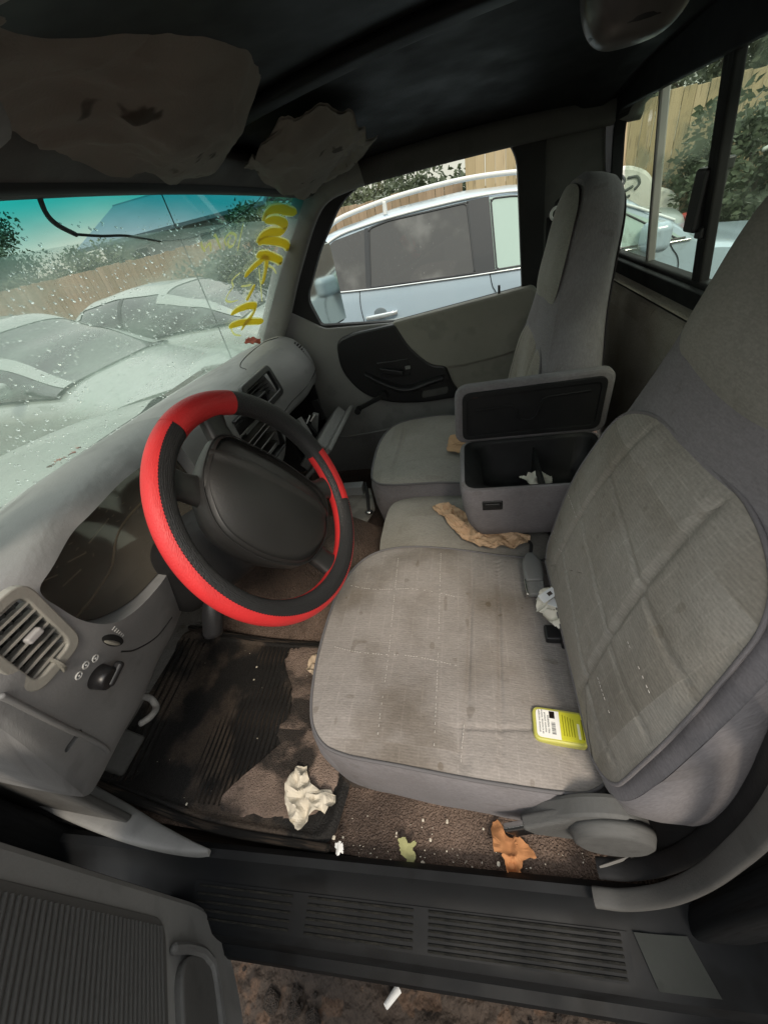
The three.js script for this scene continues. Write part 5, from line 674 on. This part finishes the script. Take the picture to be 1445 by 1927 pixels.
{
  const cardM = std(0.66, 0.67, 0.68, 0.5);
  const card = (x, y, z, ry, label) => { const g = new RoundedBoxGeometry(0.034, 0.0015, 0.02, 2, 0.0006); g.rotateZ(0.3); g.rotateY(ry); const b = new RoundedBoxGeometry(0.009, 0.001, 0.008, 1, 0.0003); b.translate(0.004, 0.0012, 0); b.rotateZ(0.3); b.rotateY(ry); const t = thing('small_card', label, 'card', [x, y, z]); mesh('sheet', g, cardM, t); mesh('print', b, std(0.05, 0.035, 0.03, 0.6), t); };
  card(0.417, 0.291, 0.313, 0.5, 'white card lying uppermost on the crumpled tissue'); card(0.432, 0.2885, 0.332, -0.7, 'white card with dark print tucked under another card');
  const yb = thing('yellow_box', 'yellow and white labelled packet at the backrest foot', 'packet', [0.398, cushY(0.398) + 0.002, 0.545]);
  const W = 0.074, D = 0.046, Hh = 0.015, ol = roundedPoly([[-W / 2, -D / 2], [W / 2, -D / 2], [W / 2, D / 2], [-W / 2, D / 2]], 0.008);
  const body = plate(ol, Hh, 0.003); body.rotateX(-Math.PI / 2); mesh('body', body, std(0.52, 0.5, 0.1, 0.4, { clearcoat: 0.4, clearcoatRoughness: 0.2 }), yb);
  const lab = canvasMap(512, 302, (c, w, h) => {
    c.fillStyle = '#d3cf3c'; c.fillRect(0, 0, w, h); c.fillStyle = '#f3f2ec'; c.fillRect(0, 0, w * 0.5, h); c.fillStyle = '#1b1512'; c.fillRect(w * 0.30, h * 0.06, w * 0.11, h * 0.24);
    c.save(); c.fillStyle = '#33363a'; c.translate(w * 0.27, h * 0.12); c.rotate(Math.PI / 2); c.font = 'bold 25px sans-serif'; c.fillText('WARNING: This', 24, 8); c.fillText('product contains', 0, 38); c.fillText('nicotine. Nicotine is an', -30, 68, 250); c.fillText('addictive chemical.', -20, 98, 236); c.restore();
    c.fillStyle = '#55585a'; for (let i = 0; i < 14; i++) c.fillRect(w * 0.33, h * 0.42 + i * 9, w * 0.08, 3 + (i * 7) % 5);
    c.fillStyle = '#8d8a12'; for (let i = 0; i < 5; i++) c.fillRect(w * 0.56 + i * 26, h * (0.12 + 0.03 * i), 9, h * (0.7 - 0.03 * i)); c.fillStyle = '#f0edc8'; c.fillRect(w * 0.84, h * 0.36, w * 0.05, h * 0.5); c.fillStyle = '#6c6a1a'; c.fillRect(w * 0.93, h * 0.2, w * 0.025, h * 0.66);
  });
  const lg = plate(ol.map(([x, y]) => [x * 0.95, y * 0.93]), 0.0006, 0); { const p = lg.attributes.position, u = lg.attributes.uv; for (let i = 0; i < p.count; i++) u.setXY(i, (p.getX(i) + W / 2) / W, (p.getY(i) + D / 2) / D); } lg.rotateX(-Math.PI / 2); lg.translate(0, Hh + 0.0003, 0);
  mesh('label', lg, std(1, 1, 1, 0.35, { map: lab }), yb); yb.rotation.set(0.0, -0.06, -0.06);
  // bits in the console and on the dash
  paper('torn_receipt', [[0.40, -0.02], [0.45, -0.045], [0.475, -0.02], [0.47, 0.015], [0.43, 0.02]], 0.335, M.napkinWhite, 'torn white receipt inside the console bin', 'receipt', 309, 0.02);
  paper('maple_leaf', [[-0.455, -0.50], [-0.435, -0.525], [-0.437, -0.545], [-0.45, -0.54], [-0.455, -0.56], [-0.465, -0.54], [-0.48, -0.545], [-0.472, -0.52], [-0.478, -0.50]], 0.66, M.redLeaf, 'dark red maple leaf on the dashboard by the windshield', 'leaf', 310, 0.018, [-0.4, 0]);
  const r = rng(77);
  for (let i = 0; i < 4; i++) paper('dry_leaf', Array.from({ length: 7 }, (_, k) => { const a = k / 7 * 6.28, q = 0.005 + 0.008 * r(); return [-0.575 + 0.004 * i + q * Math.cos(a) * 0.6, 0.265 - 0.022 * i + q * Math.sin(a)]; }), 0.648, M.redLeaf, 'curled dry leaf in the gutter between dash and windshield', 'leaf', 320 + i, 0.014).userData.group = 'dry leaves along the windshield base';
  single('cigarette_end', (() => { const g = new THREE.CylinderGeometry(0.007, 0.010, 0.045, 9, 4); { const p = g.attributes.position; for (let k = 0; k < p.count; k++) p.setX(k, p.getX(k) * (0.6 + 0.7 * hash(Math.round(p.getY(k) * 999), 2, 8)) + 0.1 * p.getY(k) ** 2 * 8); g.computeVertexNormals(); } g.rotateZ(1.2); g.rotateY(0.9); g.translate(0.02, GROUND + 0.02, 0.872); return g; })(), M.white, 'white paper stub on the mud below the sill', 'stub');
  const specks = []; for (let i = 0; i < 90; i++) { const x = lerp(-0.1, 0.44, r()), z = lerp(0.63, 0.71, r() ** 0.6), g = new THREE.IcosahedronGeometry(0.0006 + 0.0022 * r() ** 4, 0); g.scale(1 + r(), 0.5, 1 + r()); g.translate(x, 0.012, z); specks.push(g); }
  for (let i = 0; i < 22; i++) { const x = lerp(-0.55, -0.05, r()), z = lerp(0.30, 0.68, r()), g = new THREE.IcosahedronGeometry(0.0005 + 0.0015 * r() ** 3, 0); g.scale(1 + r(), 0.5, 1 + r()); g.translate(x, 0.021, z); specks.push(g); }
  const sp = single('floor_crumbs', join(specks), M.napkin, 'pale crumbs and grit scattered over the carpet', 'crumbs'); sp.userData.kind = 'stuff';
  const clods = []; for (let i = 0; i < 260; i++) { const g = new THREE.IcosahedronGeometry(0.005 + 0.02 * r() ** 3, 1), p = g.attributes.position; for (let k = 0; k < p.count; k++) { const q = 0.7 + 0.6 * hash(Math.round(p.getX(k) * 9e4), Math.round(p.getY(k) * 9e4 + p.getZ(k) * 5e4), i); p.setXYZ(k, p.getX(k) * q, p.getY(k) * q * 0.6, p.getZ(k) * q); } g.translate(lerp(-0.7, 0.9, r()), GROUND + 0.005, lerp(0.7, 1.4, r())); g.computeVertexNormals(); clods.push(g); }
  const cl = single('mud_clods', join(clods), M.mud, 'clods and pebbles of brown mud below the sill', 'mud'); cl.userData.kind = 'stuff';
}

// ---------------------------------------------------------------- the yard outside: vehicles
const carWhite = std(0.25, 0.29, 0.275, 0.3, { clearcoat: 0.6, clearcoatRoughness: 0.1 }), carGlass = std(0.03, 0.035, 0.035, 0.06, { clearcoat: 0.5 }), tyre = std(0.015, 0.015, 0.015, 0.85), lampRed = std(0.35, 0.02, 0.02, 0.2), lampClear = std(0.2, 0.22, 0.22, 0.1);
const interp = (T, t) => { let k = 0; while (k < T.length - 2 && t > T[k + 1][0]) k++; const [a, p] = T[k], [b, q] = T[k + 1], s = clamp((t - a) / (b - a)); return lerp(p, q, s * s * (3 - 2 * s) * 0.5 + s * 0.5); };
function makeCar({ name, label, tail, dir, L = 4.5, zc, W = 1.74, paint = carWhite, deck, green, group }) {
  const car = thing(name, label, 'car', [tail + dir * L / 2, GROUND, zc], group), X = (s) => tail + dir * s * L, gy = GROUND;
  const D = deck || [[0, 0.60], [0.02, 0.86], [0.10, 0.96], [0.25, 0.97], [0.5, 0.94], [0.68, 0.92], [0.75, 0.90], [0.93, 0.74], [0.98, 0.62], [1, 0.45]];
  const G = green || [[0.09, 0.95], [0.2, 1.2], [0.32, 1.36], [0.45, 1.40], [0.56, 1.36], [0.66, 1.17], [0.77, 0.91]];
  const hw = (s) => W / 2 * (1 - 0.16 * Math.abs(2 * s - 1) ** 5);
  const rings = []; for (let i = 0; i <= 60; i++) { const s = i / 60, top = interp(D, s), c = (0.2 + top) / 2, h = (top - 0.2) / 2; rings.push(superRing(V(X(s), gy + c, zc), V(0, 0, 1), V(0, 1, 0), hw(s), h, 4.2, 40)); }
  part('body', loft(rings), paint, car);
  const s0 = G[0][0], s1 = G[G.length - 1][0], surf = (s, a, off = 0) => { const base = interp(D, s) - 0.04, h = Math.max(0.01, interp(G, s) - base) + off, w = (hw(s) - 0.05) * (1 - 0.0 * s) * (1 - 0.16) + off, ca = Math.cos(a), sa = Math.sin(a); const y = h * Math.abs(sa) ** (2 / 3.0); return V(X(s), gy + base + y, zc + (w + 0.10 * (1 - y / 0.5)) * Math.sign(ca) * Math.abs(ca) ** (2 / 3.4)); };
  const patch = (sa, sb, a0, a1, off, nu = 30, nv = 20) => sheet((u, v) => surf(lerp(sa, sb, u), lerp(a0, a1, v), off), nu, nv);
  part('window_glass', patch(s0, s1, 0, Math.PI, 0, 50, 40), carGlass, car);
  part('roof', patch(lerp(s0, s1, 0.30), lerp(s0, s1, 0.72), 0.95, Math.PI - 0.95, 0.006), paint, car);
  for (const k of [0, 1]) {
    const A = (a) => (k ? Math.PI - a : a);
    part('roof_pillar', sheet((u, v) => surf(lerp(s0, lerp(s0, s1, 0.33), u) + 0.02 * v * (1 - u), A(lerp(0.62, 0.97, v) + 0.0 * u), 0.007), 20, 4), paint, car); part('roof_pillar', sheet((u, v) => surf(lerp(lerp(s0, s1, 0.70), s1, u), A(lerp(0.66, 0.96, v)), 0.007), 20, 4), paint, car); part('roof_pillar', sheet((u, v) => surf(lerp(s0, s1, 0.5) + 0.012 * (u - 0.5), A(lerp(0.02, 0.96, v)), 0.004), 3, 14), M.blackSmooth, car);
    const sz = k ? -1 : 1;
    for (const s of [0.17, 0.81]) { const w = new THREE.TorusGeometry(0.235, 0.085, 12, 30); w.scale(1, 1, 1.1); w.translate(X(s), gy + 0.32, zc + sz * (W / 2 - 0.09)); const wh = part('wheel', w, tyre, car); const rm = new THREE.CylinderGeometry(0.2, 0.2, 0.1, 24); rm.rotateX(Math.PI / 2); rm.translate(X(s), gy + 0.32, zc + sz * (W / 2 - 0.07)); sub('rim', rm, M.steel, wh); }
    part('headlight', loft([0.90, 0.93, 0.965, 0.985].map((s, i) => superRing(V(X(s), gy + interp(D, s) - 0.10, zc + sz * (hw(s) - 0.075 - 0.05 * i)), V(0, 0, 1), V(0, 1, 0), [0.02, 0.09, 0.11, 0.06][i], [0.012, 0.05, 0.06, 0.05][i], 2.2, 16))), lampClear, car); part('taillight', box(X(0.015) - 0.06, X(0.015) + 0.06, gy + interp(D, 0.02) - 0.20, gy + interp(D, 0.02) - 0.04, zc + sz * (hw(0.02) - 0.12) - 0.1, zc + sz * (hw(0.02) - 0.12) + 0.11, 0.03), lampRed, car);
    part('door_mirror', (() => { const g = new RoundedBoxGeometry(0.12, 0.12, 0.2, 3, 0.04); g.translate(X(0.68), gy + 1.0, zc + sz * (W / 2 + 0.06)); return g; })(), paint, car);
  }
  return car;
}
makeCar({ name: 'parked_car', label: 'white sedan with arched roof in front of the fence', tail: -1.75, dir: -1, zc: -4.25, W: 1.76, L: 4.4, group: 'white cars ahead' });
makeCar({ name: 'parked_car', label: 'white car nose to the pickup at the windshield edge', tail: -6.5, dir: 1, zc: -2.62, W: 1.8, L: 4.5, group: 'white cars ahead', green: [[0.09, 0.95], [0.18, 1.22], [0.30, 1.42], [0.42, 1.47], [0.53, 1.43], [0.64, 1.2], [0.76, 0.91]] });
makeCar({ name: 'parked_car', label: 'white car with red taillight seen past the headrests', tail: 2.62, dir: -1, zc: -5.15, W: 1.74, L: 4.1, deck: [[0, 0.60], [0.02, 1.02], [0.10, 1.08], [0.25, 1.08], [0.5, 1.04], [0.68, 0.98], [0.75, 0.92], [0.93, 0.74], [0.98, 0.62], [1, 0.45]] });
// the pale blue wagon standing right beside the passenger window
{
  const paint = std(0.36, 0.45, 0.53, 0.28, { clearcoat: 0.7, clearcoatRoughness: 0.08 }), suv = thing('parked_suv', 'pale blue wagon with roof rails beside the passenger window', 'car', [1.0, GROUND, -3.25]);
  const belt = (x) => 0.515 - 0.055 * smooth(-0.6, 0.7, x) + 0.02 * smooth(-0.6, -1.1, x), roof = (x) => interp([[-1.3, 0.5], [-1.2, 0.66], [-0.95, 0.80], [-0.6, 0.888], [-0.2, 0.925], [0.3, 0.928], [0.65, 0.90], [1.0, 0.83], [1.27, 0.735], [1.5, 0.60], [1.78, 0.42], [2.2, 0.345], [2.8, 0.26], [3.1, 0.2], [3.25, 0.0]], x);
  const side = (x, y) => { const b = belt(x), e = 0.10 * Math.abs(clamp((x - 2.4) / 0.9)) ** 2 + 0.1 * clamp((-0.9 - x) / 0.4) ** 2; return -2.30 - e - (y < b ? 0.06 * ((b - 0.18 - y) / 0.6) ** 2 + 0.012 * smooth(0.03, 0, Math.abs(y - 0.26)) : 0.006 + 0.30 * (y - b)); };
  const rings = []; for (let i = 0; i <= 90; i++) {
    const x = lerp(-1.3, 3.25, i / 90), R = roof(x), b = Math.min(belt(x), R - 0.03), half = []; for (const t of [0, 0.2, 0.4, 0.6, 0.8, 0.92, 1]) { const y = lerp(-0.36, b, t); half.push([y, side(x, y)]); } for (const t of [0.15, 0.4, 0.7, 0.93, 1]) { const y = lerp(b, R - 0.025, t); half.push([y, side(x, y)]); }
    const ez = half[half.length - 1][1]; half.push([R - 0.008, ez - 0.035], [R + 0.008, ez - 0.12], [R + 0.02, lerp(ez, -3.25, 0.5)]); const far = half.map(([y, z]) => [y, -6.5 - z]).reverse(); rings.push([...half, [R + 0.025, -3.25], ...far].map(([y, z]) => V(x, y, z)));
  }
  part('body', loft(rings), paint, suv);
  const onSide = (poly, off, m, name, parent = null, label) => { const g = new THREE.ShapeGeometry(shapeOf(poly)), p = g.attributes.position; for (let i = 0; i < p.count; i++) p.setZ(i, side(p.getX(i), p.getY(i)) + off); g.computeVertexNormals(); return parent ? sub(name, g, m, parent, label) : part(name, g, m, suv, label); };
  const glass = std(1, 1, 1, 0.12, { map: colourMap(512, (u, v) => { const k = 0.06 + 0.09 * smooth(0.4, 0.75, fbm(u * 4, v * 5, 5, 441)) + (noise(u * 150, v * 150, 442) > 0.965 ? 0.14 : 0); return [k, k, k * 0.98]; }, 1.0) }), pale = std(0.36, 0.47, 0.43, 0.12), pillar = std(0.03, 0.032, 0.035, 0.25), gap = std(0.02, 0.025, 0.03, 0.8);
  onSide(roundedPoly([[-0.80, 0.55], [-0.40, 0.527], [-0.365, 0.872], [-0.60, 0.845], [-0.75, 0.76]], 0.02), 0.004, glass, 'quarter_window'); onSide(roundedPoly([[-0.385, 0.525], [0.372, 0.490], [0.335, 0.893], [-0.2, 0.893], [-0.345, 0.875]], 0.018), 0.004, glass, 'rear_door_window', null, 'dusty grey rear door glass');
  onSide([[-0.41, 0.527], [-0.38, 0.525], [-0.34, 0.876], [-0.37, 0.873]], 0.006, pillar, 'pillar_cover'); onSide([[0.365, 0.489], [0.50, 0.484], [0.47, 0.893], [0.328, 0.895]], 0.006, pillar, 'pillar_cover'); onSide(roundedPoly([[0.50, 0.484], [1.62, 0.468], [1.45, 0.585], [1.2, 0.705], [0.95, 0.79], [0.60, 0.875], [0.47, 0.885]], 0.015), 0.004, pale, 'front_door_window', null, 'pale green front door glass');
  const rub = (poly) => part('window_seal', tube(roundedPoly(poly, 0.03, 5).map(([x, y]) => [x, y, side(x, y) + 0.004]), 0.006, 160, 6, true), pillar, suv);
  rub([[-0.375, 0.53], [0.362, 0.498], [0.33, 0.885], [-0.2, 0.886], [-0.335, 0.868]]); rub([[0.508, 0.492], [1.58, 0.476], [1.2, 0.70], [0.95, 0.785], [0.62, 0.866], [0.48, 0.878]]);
  const strip = (pts, r, m, name, off = 0.006) => part(name, tube(pts.map(([x, y]) => [x, y, side(x, y) + off]), r, 80, 8), m, suv);
  strip([[-0.85, 0.556], [-0.4, 0.521], [0.0, 0.500], [0.4, 0.482], [1.0, 0.468], [1.65, 0.462]], 0.007, M.chrome, 'belt_moulding'); strip([[-0.82, 0.745], [-0.6, 0.858], [-0.35, 0.893], [0.0, 0.908], [0.4, 0.907], [0.7, 0.878], [1.0, 0.803], [1.3, 0.69], [1.55, 0.575]], 0.008, std(0.7, 0.73, 0.74, 0.25), 'drip_moulding');
  strip([[-0.462, 0.52], [-0.475, 0.40], [-0.455, 0.2], [-0.40, -0.1]], 0.003, gap, 'door_gap', 0.002); strip([[0.462, 0.475], [0.478, 0.40], [0.505, 0.33], [0.51, 0.1], [0.49, -0.2]], 0.003, gap, 'door_gap', 0.002); strip([[1.55, 0.45], [1.62, 0.32], [1.6, 0.0]], 0.003, gap, 'door_gap', 0.002);
  const rail = part('roof_rail', join(tube([[-0.66, 0.905, -2.50], [-0.60, 0.945, -2.50], [-0.45, 0.975, -2.5], [-0.1, 1.005, -2.5], [0.3, 1.008, -2.5], [0.6, 0.985, -2.5], [0.68, 0.965, -2.5], [0.78, 0.9, -2.5]], 0.015, 80, 10), bar([-0.22, 0.92, -2.5], [-0.215, 0.995, -2.5], 0.05, 0.025, [1, 0, 0], 0.3)), std(0.62, 0.63, 0.62, 0.4), suv, 'pale roof rail'); 
  const h = part('door_handle', loft(Array.from({ length: 16 }, (_, i) => { const t = i / 15, x = lerp(-0.45, -0.205, t), y = 0.338 + 0.006 * t; return superRing(V(x, y, side(x, y) + 0.006 + 0.03 * Math.sin(t * Math.PI) ** 0.5), V(0, 1, 0), V(0, 0, 1), 0.014 + 0.004 * Math.sin(t * Math.PI), 0.011, 2.5, 14); })), std(0.66, 0.7, 0.72, 0.15, { metalness: 0.7 }), suv, 'bright door pull'); sub('recess', (() => { const g = new THREE.SphereGeometry(0.05, 24, 12); g.scale(1.0, 0.8, 0.12); g.translate(-0.335, 0.352, side(-0.335, 0.35) + 0.001); return g; })(), std(0.12, 0.15, 0.17, 0.3), h);
  const mr = new RoundedBoxGeometry(0.13, 0.155, 0.2, 4, 0.045); mr.translate(1.42, 0.52, -2.22); part('door_mirror', mr, paint, suv, 'pale blue mirror housing');
  for (const [x, z] of [[-0.55, -2.42], [2.35, -2.42], [-0.55, -4.08], [2.35, -4.08]]) { const w = new THREE.TorusGeometry(0.24, 0.09, 12, 32); w.translate(x, GROUND + 0.33, z); const wh = part('wheel', w, tyre, suv); const rm = new THREE.CylinderGeometry(0.2, 0.2, 0.12, 24); rm.rotateX(Math.PI / 2); rm.translate(x, GROUND + 0.33, z); sub('rim', rm, M.steel, wh); }
}
// ---------------------------------------------------------------- antenna, sign board, fences, house, plants
single('antenna', join(tube([[-0.74, 0.46, -0.80], [-0.74, 0.80, -0.80], [-0.745, 1.25, -0.80]], 0.0022, 20, 6), (() => { const g = new THREE.CylinderGeometry(0.007, 0.012, 0.05, 16); g.translate(-0.74, 0.48, -0.8); return g; })()), M.blackSmooth, 'thin black whip antenna on the front fender', 'antenna');
{
  const woods = (r, g, b, s) => [0, 1, 2, 3].map((k) => std(1, 1, 1, 0.9, { map: colourMap(256, (u, v) => { const gr = fbm(u * 22, v * 3, 5, s + k * 7), kn = smooth(0.7, 0.8, fbm(u * 5, v * 5, 3, s + k)), t = (0.72 + 0.5 * gr) * (1 - 0.35 * kn) * (0.86 + 0.09 * k); return [r * t, g * t, b * t * (0.95 + 0.03 * k)]; }, 1.0) }));
  const plankSet = Array.from({ length: 4 }, (_, k) => { const g = new RoundedBoxGeometry(0.134, 1, 0.018, 1, 0.003); return g; });
  const fence = (name, label, x0, x1, z, top, mats, seed) => {
    const f = thing(name, label, 'fence', [(x0 + x1) / 2, GROUND, z]), r = rng(seed), n = Math.round((x1 - x0) / 0.14);
    for (let i = 0; i < n; i++) { const x = x0 + (i + 0.5) * 0.14, h = top - GROUND + 0.03 * (r() - 0.5) - 0.02, p = new THREE.Mesh(plankSet[i % 4], mats[Math.floor(r() * 4)]); p.name = 'plank'; p.scale.set(1, h, 1); p.position.set(x - (x0 + x1) / 2, h / 2 + 0.01, 0.006 * (r() - 0.5)); p.rotation.z = 0.008 * (r() - 0.5); f.add(p); }
    for (const y of [0.3, 1.0, 1.5]) part('rail', box(x0, x1, GROUND + y, GROUND + y + 0.08, z - 0.06, z - 0.02, 0.004), mats[0], f);
  };
  fence('wooden_fence', 'weathered low brown plank fence behind the white cars', -18, 0.36, -7.0, 1.13, woods(0.30, 0.22, 0.145, 401), 3);
  fence('wooden_fence', 'tall tan plank fence behind the blue wagon', 0.38, 6.4, -6.6, 1.45, woods(0.42, 0.33, 0.2, 421), 4);
  const hs = thing('neighbor_house', 'pale house with blue grey roof behind the low fence', 'house', [-7.3, GROUND, -12.6]);
  part('wall', box(-9.7, -4.6, GROUND, 1.72, -14.5, -11, 0.02), std(0.55, 0.56, 0.55, 0.9), hs); const roofM = std(0.17, 0.21, 0.25, 0.8);
  part('roof', join(...[1, -1].map((s) => { const g = new THREE.BoxGeometry(5.7, 0.08, 2.55); g.rotateX(s * 0.38); g.translate(-7.15, 2.12, -12.75 + s * 1.13); return g; })), roofM, hs); part('fascia', box(-10.0, -4.3, 1.6, 1.72, -10.6, -10.56, 0.01), std(0.4, 0.42, 0.43, 0.8), hs);
  for (const x of [-8.9, -6.6, -5.4]) { const w = part('window', box(x, x + 0.7, 0.6, 1.45, -11.02, -10.985, 0.01), M.white, hs); sub('pane', box(x + 0.05, x + 0.65, 0.65, 1.4, -10.99, -10.98, 0.004), carGlass, w); }
  // leafy plants: many small folded leaves through the crown's volume
  const leafG = (() => { const s = new THREE.BufferGeometry(); s.setAttribute('position', new THREE.Float32BufferAttribute([0, 0, 0, 0.5, 0.12, 0.5, 0, 0, 1, -0.5, 0.12, 0.5], 3)); s.setIndex([0, 1, 2, 0, 2, 3]); return s; })();
  const leafM = [[0.085, 0.11, 0.05], [0.06, 0.085, 0.04], [0.11, 0.13, 0.075]].map(([r, g, b]) => std(r, g, b, 0.75, { transmission: 0.3, thickness: 0 }));
  const bark = std(0.09, 0.075, 0.06, 0.95);
  function plant(name, label, cat, [x, y0, z], R, H, n, leaf, mat, seed, trunkH = 0.5, group) {
    const r = rng(seed), o = thing(name, label, cat, [x, y0, z], group), pos = [], idx = [], m4 = new THREE.Matrix4(), q = new THREE.Quaternion(), e = new THREE.Euler(), v = new THREE.Vector3(), lp = leafG.attributes.position;
    const clumps = Array.from({ length: 26 }, () => { const a = r() * 6.283, u = r() * 2 - 1, k = Math.cbrt(r()); return [Math.cos(a) * Math.sqrt(1 - u * u) * R * k, H * 0.5 + u * H * 0.45 * k, Math.sin(a) * Math.sqrt(1 - u * u) * R * k, 0.22 + 0.3 * r()]; });
    for (let i = 0; i < n; i++) { const c = clumps[Math.floor(r() * 26)], s = R * c[3] * Math.cbrt(r()), a = r() * 6.283, u = r() * 2 - 1, sz = leaf * (0.6 + 0.8 * r()); e.set(r() * 6.3, r() * 6.3, r() * 6.3); q.setFromEuler(e); m4.compose(V(c[0] + s * Math.cos(a) * Math.sqrt(1 - u * u), trunkH + c[1] + s * u * 0.8, c[2] + s * Math.sin(a) * Math.sqrt(1 - u * u)), q, V(sz * 0.55, sz, sz)); const b = pos.length / 3; for (let k = 0; k < 4; k++) { v.fromBufferAttribute(lp, k).applyMatrix4(m4); pos.push(v.x, v.y, v.z); } idx.push(b, b + 1, b + 2, b, b + 2, b + 3); }
    const g = new THREE.BufferGeometry(); g.setAttribute('position', new THREE.Float32BufferAttribute(pos, 3)); g.setIndex(idx); g.computeVertexNormals(); mesh('crown', g, mat, o);
    const tr = [loft([0, 0.4, 0.8, 1].map((t) => superRing(V(0.04 * Math.sin(t * 5), t * (trunkH + H * 0.55), 0.03 * t), V(1, 0, 0), V(0, 0, 1), 0.05 * R * (1.1 - 0.75 * t), 0.05 * R * (1.1 - 0.75 * t), 2, 10)))]; for (let k = 0; k < 7; k++) { const c = clumps[k]; tr.push(tube([[0, trunkH * 0.6 + H * 0.08 * k * 0.5, 0], [c[0] * 0.4, trunkH + c[1] * 0.6, c[2] * 0.4], [c[0], trunkH + c[1], c[2]]], 0.014 * R, 10, 5)); } mesh('trunk', join(tr), bark, o);
    return o;
  }
  const hedge = 'bushes behind the low fence';
  const hl = ['leftmost bush over the low fence, tallest of its row', 'second bush from the windshield edge over the low fence', 'third bush from the windshield edge over the low fence', 'fourth bush over the low fence, nearest the pale house'];
  [[-12.4, 1.5, 3.0], [-10.7, 1.3, 2.5], [-9.3, 1.2, 2.35], [-7.9, 1.1, 2.2]].forEach(([x, R, H], i) => plant('hedge_bush', hl[i], 'bush', [x - 0.3, GROUND, -8.8], R, H, 7000, 0.085, leafM[i % 3], 501 + i, 0.1, hedge));
  plant('yard_tree', 'dark tree rising at the windshield edge', 'tree', [-13.2, GROUND, -9.6], 1.7, 2.6, 7000, 0.12, leafM[1], 511, 1.4);
  plant('leafy_shrub', 'green shrub in front of the fence beyond the yellow marks', 'shrub', [-3.2, GROUND, -6.2], 0.95, 2.0, 8000, 0.075, leafM[1], 512, 0.0);
  const tl = ['bushy tree over the low fence behind the wagon roof rail', 'low tree beside the tan fence end above the wagon', 'tall pale tree above the tan fence behind the headrest', 'leafy tree at the edge of the rear window'];
  [[-2.2, -9.6, 1.5, 2.5, 0.4], [-0.35, -9.0, 1.05, 2.2, 0.2], [4.6, -9.4, 1.6, 3.0, 1.2], [7.0, -10, 2.0, 3.6, 1.0]].forEach(([x, z, R, H, t], i) => plant('yard_tree', tl[i], 'tree', [x, GROUND, z], R, H, 9000, 0.1, leafM[i % 3], 521 + i, t, 'trees beyond the fences'));
  plant('creeper_bush', 'dark creeper covering the tan fence past the slider post', 'bush', [3.85, GROUND, -6.0], 0.95, 2.15, 9000, 0.085, leafM[1], 531, 0.0);
  const tk = thing('signboard', 'white rounded panel with dark lettering leaning at the tan fence', 'sign', [2.35, GROUND, -6.1]);
  part('board', (() => { const g = plate(outline([[1.95, -0.5], [2.0, 0.3], [2.12, 0.70], [2.32, 0.79], [2.58, 0.70], [2.75, 0.52], [2.95, 0.42], [3.05, 0.22], [2.95, -0.3], [2.6, -0.55]], 80), 0.12, 0.04); g.translate(0, 0, -6.2); return g; })(), std(0.6, 0.61, 0.55, 0.5), tk);
  const inkM = std(0.05, 0.06, 0.06, 0.6), L = (pts) => tube(pts.map(([x, y]) => [x, y, -6.075]), 0.016, 30, 6);
  part('lettering', join(L([[2.22, 0.70], [2.30, 0.74], [2.36, 0.68], [2.33, 0.62]]), L([[2.40, 0.70], [2.50, 0.69], [2.54, 0.62], [2.50, 0.57]]), L([[2.20, 0.60], [2.32, 0.56], [2.46, 0.60]]), L([[2.21, 0.50], [2.30, 0.53], [2.36, 0.48], [2.44, 0.51]]), L([[2.24, 0.42], [2.40, 0.44]]), L([[2.27, 0.35], [2.41, 0.37]]), L([[2.30, 0.28], [2.42, 0.30]])), inkM, tk, 'dark flowing letters');
  single('slanted_pipe', tube([[3.3, 0.72, -5.0], [4.2, 1.02, -5.0], [5.2, 1.35, -5.0]], 0.02, 20, 8), std(0.35, 0.38, 0.34, 0.5), 'pale slanted pipe crossing the greenery behind the headrest', 'pipe');
}

scene.traverse((o) => { if (o.isMesh) { o.castShadow = true; o.receiveShadow = true; } });
scene.updateMatrixWorld(true);
renderer.render(scene, camera);
